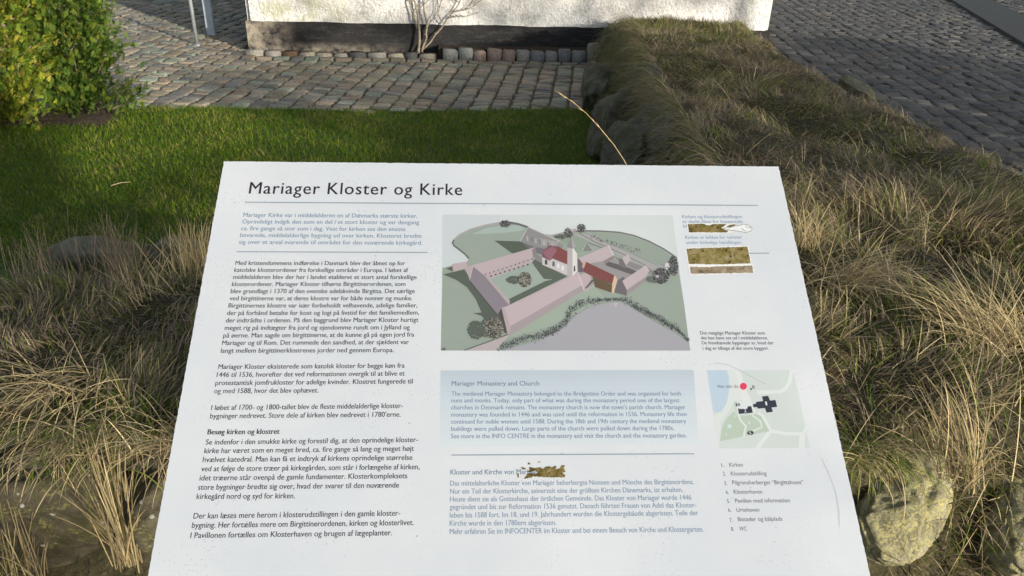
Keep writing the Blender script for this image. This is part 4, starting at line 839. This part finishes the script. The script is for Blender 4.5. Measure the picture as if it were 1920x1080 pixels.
dp([(470, 600), (500, 650), (520, 655), (700, 628), (740, 650), (825, 800), (320, 905), (345, 760), (390, 670)], (193, 208, 188)); dl([(515, 640), (530, 690), (585, 750), (565, 860)], 14, (226, 232, 224)); dl([(650, 640), (730, 700), (750, 760), (660, 800)], 11, (226, 232, 224))
dp([(508, 640), (690, 612), (640, 490), (500, 500), (490, 560)], (228, 232, 227))
DK = (58, 60, 70)
dp([(748, 450), (812, 444), (830, 492), (885, 486), (903, 556), (845, 562), (860, 606), (795, 614), (778, 568), (706, 574), (700, 558), (662, 560), (655, 530), (690, 522), (688, 505), (760, 497)], DK)
dp([(505, 566), (525, 578), (602, 572), (602, 552), (640, 548), (657, 615), (514, 628)], DK); dp([(480, 520), (520, 516), (527, 545), (486, 552)], DK); dp([(628, 366), (640, 362), (648, 384), (634, 388)], DK)
import cmath
def circ(x_, y_, rx, ry, col): dp([(x_+rx*math.cos(2*math.pi*i/28), y_+ry*math.sin(2*math.pi*i/28)) for i in range(28)], col)
circ(632, 819, 33, 22, DK); circ(561, 347, 42, 40, (240, 226, 228)); circ(561, 347, 36, 35, (232, 72, 98)); circ(420, 752, 22, 20, (214, 228, 224))
hL = LH[0]+.00003
for t, x_, y_, wd, cp, col in (('1', 786, 540, 18, 38, (240, 240, 240)), ('2', 570, 610, 24, 36, (240, 240, 240)), ('5', 620, 834, 22, 28, (240, 240, 240)), ('3', 494, 545, 20, 26, (240, 240, 240)), ('4', 608, 735, 26, 36, (222, 230, 220)), ('6', 468, 662, 16, 32, (226, 232, 224)), ('7', 380, 855, 20, 36, (226, 232, 224)), ('8', 650, 372, 28, 34, (50, 50, 58))):
    D.line(t, uv((x_, y_)), uv((x_+wd, y_)), cp/5.4, col, .02, h=hL)
D.line('Her står du', uv((302, 364)), uv((508, 362)), 32/5.4, (84, 92, 104), .006, h=hL)
D.build('site_map')

# --- scratches in the laminate
k = Ink(); k.stroke([(1340, 681), (1352, 681.5), (1366, 685), (1382, 692), (1400, 702), (1420, 713), (1436, 720.5)], 1.1, (196, 198, 194), .00034)
k.build('scratch')
k = Ink(); k.stroke([(1540, 858), (1553, 886), (1566, 920), (1573, 955), (1574, 988)], 1.0, (206, 208, 205), .00034); k.build('scratch')
# --- peeled sticker patches
def patch_poly(quad, jag, step=2.0):
    out = []
    for (x0, y0), (x1, y1) in zip(quad, quad[1:]+quad[:1]):
        m = max(1, int(math.hypot(x1-x0, y1-y0)/step))
        for i in range(m): t = i/m; out.append((x0+(x1-x0)*t+random.gauss(0, jag), y0+(y1-y0)*t+random.gauss(0, jag)))
    return out
k = Ink(); k.poly(patch_poly([(1289.3, 420.5), (1320, 420), (1324, 422.5), (1332, 423), (1338, 420.5), (1362, 420), (1358, 424), (1352, 427), (1358, 431), (1366, 433), (1363.8, 436), (1291.9, 436)], .3), (0, 0, 0), .00035); k.poly(patch_poly([(1362, 424), (1370, 421.5), (1378, 421), (1384, 419.8), (1372, 425.5), (1366, 426.5)], .3), (0, 0, 0), .00035); k.build('peeled_patch', mat=M_PATCH)
k = Ink(); k.poly(patch_poly([(1286.7, 466.5), (1401.4, 462.6), (1407.3, 494.0), (1345, 496), (1291.2, 495)], .35), (0, 0, 0), .00035); k.build('peeled_patch', mat=M_PATCH3)
k = Ink(); k.poly(patch_poly([(1293.8, 500.2), (1330, 501), (1352, 499.5), (1409.9, 498.6), (1412.4, 511.6), (1295.1, 513.6)], .4), (0, 0, 0), .00035); k.build('peeled_patch', mat=M_PATCH2)
k = Ink(); k.poly(patch_poly([(1284.5, 465), (1403.5, 460.8), (1409, 494), (1412, 498), (1414.5, 513), (1293, 515.5), (1290, 497)], .5), (247, 245, 238), .0003); k.poly(patch_poly([(1286.5, 419), (1340, 418.2), (1376, 419), (1372, 437.5), (1291, 437.5)], .5), (243, 242, 236), .0003); k.build('paper_edge')
k = Ink(); fl = patch_poly([(1355, 428), (1368, 427), (1382, 423), (1395, 421), (1403, 422), (1410, 429), (1406, 434), (1396, 437), (1389, 434), (1372, 432.5), (1360, 431)], .5, 3); k.poly(fl, (246, 246, 242), .0004); k.stroke(fl+fl[:1], .8, (96, 92, 78), .00044)
k.stroke([(1390, 428), (1394, 432), (1399, 434)], .9, (110, 106, 80), .00046); k.stroke([(1397, 425), (1404, 428), (1408, 427)], .8, (120, 112, 90), .00046); k.build('paper_flake')
k = Ink()
for q_ in ([(969, 890), (972, 887), (973, 895), (970, 896)], [(976, 876), (984, 877), (987, 880), (980, 881)], [(982, 897), (990, 889), (1000, 887), (998, 895), (986, 898)], [(986, 882), (996, 884), (1004, 881), (1001, 877), (992, 876), (993, 886)], [(990, 867), (994, 868), (994, 871), (989, 871)], [(1008, 866), (1014, 865), (1013, 867), (1009, 868)],
          [(1000, 879), (1012, 876), (1018, 879), (1024, 875), (1036, 876), (1044, 872.5), (1041, 880), (1050, 878), (1053, 872), (1059, 873), (1057, 878), (1061, 885), (1054, 887), (1060, 891), (1058, 895), (1030, 895), (1008, 894), (1003, 889), (1008, 886)], [(1020, 875.5), (1032, 874.5), (1030, 876.5), (1022, 877)], [(986, 889), (996, 887), (1008, 889), (1006, 894), (996, 893)]):
    k.poly(patch_poly(q_, .35, 1.6), (0, 0, 0), .00035)
k.build('peeled_patch', mat=M_PATCH)

# ------------------------------------------------------------------ unseen evergreens added behind the viewer, crowns shaped to block the sun
TD_ = 14.0; EU = np.array([.764, .645, 0]); HD = np.array([.645, -.764, 0])
a = NT('dark_foliage'); a.base(a.ramp(a.noise(6, 3), [(.3, (.03, .05, .012)), (.7, (.07, .10, .025))])); a.rough(.7); M_DARKLEAF = a.m
def shade_tree(uc, zones, label, hgt, depth=1.0, nleaf=190, leaf=(.07, .13)):
    """zones: (u0,u1,h0,h1,cover) leaf clumps placed to block sun, gaps left where patches stay lit"""
    base = HD*TD_+EU*uc; e = empty('shade_blocker_tree', tuple(base), label, 'tree', 'evergreens added behind the viewer to block sun')
    bm = bmesh.new(); tube(bm, [(0, 0, -.05), (.05, 0, hgt*.35), (-.04, .03, hgt*.7), (0, 0, hgt)], [.17, .14, .09, .02], 10)
    Q = []
    for u0, u1, h0, h1, cov in zones:
        um, hm = (u0+u1)/2-uc, (h0+h1)/2; p_ = EU*um; tube(bm, [(0, 0, max(.6, hm-.8)), tuple(p_*.5+np.array([0, 0, hm-.3])), tuple(p_+np.array([0, 0, hm]))], [.06, .04, .012], 6)
        m = int((u1-u0)*(h1-h0)*nleaf*cov); Q.append(np.stack([rng.uniform(u0, u1, m)-uc, rng.uniform(h0, h1, m), rng.normal(0, depth*.35, m)], 1))
    bm_obj('trunk', bm, M_BARK, e)
    Q = np.concatenate(Q); m = len(Q); Cn = Q[:, :1]*EU+Q[:, 2:]*HD+np.stack([0*Q[:, 1], 0*Q[:, 1], Q[:, 1]+Q[:, 2]*math.tan(SUN_EL)], 1)
    A1 = rng.normal(0, 1, (m, 3)); A1 /= np.linalg.norm(A1, axis=1, keepdims=True); B1 = np.cross(A1, rng.normal(0, 1, (m, 3))); B1 /= np.linalg.norm(B1, axis=1, keepdims=True)
    s_ = rng.uniform(*leaf, m)[:, None]; V = np.stack([Cn-A1*s_, Cn-B1*s_*.5+A1*s_*.1, Cn+A1*s_, Cn+B1*s_*.5+A1*s_*.1], 1)
    link('crown', np_mesh('crown', V.reshape(-1, 3), [np.arange(4*m).reshape(-1, 4)]), M_DARKLEAF, e)
shade_tree(.6, [(.0, .24, 4.04, 4.56, 4.6), (.24, .44, 4.00, 4.56, 4.6), (.44, 1.10, 3.965, 4.56, 4.6), (-.9, .25, 3.45, 3.78, 1.3), (1.66, 2.2, 4.42, 4.76, 1.3)], 'dense evergreen added unseen behind the viewer to shade the sign', 5.2, 1.0, 560, (.04, .075))  # low left clump added in place of the viewer's own shadow
shade_tree(3.4, [(1.14, 2.6, 3.89, 3.97, 1.8), (2.5, 4.3, 4.08, 4.50, 1.3), (2.75, 3.5, 3.88, 4.12, 1.4), (3.5, 5.4, 3.70, 4.12, 1.4), (4.2, 5.5, 4.08, 4.40, 1.3), (3.9, 5.5, 4.62, 5.4, .34)], 'broad low evergreen added unseen behind the viewer to shade lawn and bank, right of the dense one', 5.0)  # sparse top clump added to dim the sun on the wall
shade_tree(7.5, [(5.52, 9.6, 4.57, 5.5, 1.5), (5.42, 5.95, 3.64, 4.32, 1.3), (6.0, 10, 3.1, 3.98, 1.5)], 'tall evergreen added unseen behind the viewer to shade wall and road, farthest right', 6.2)
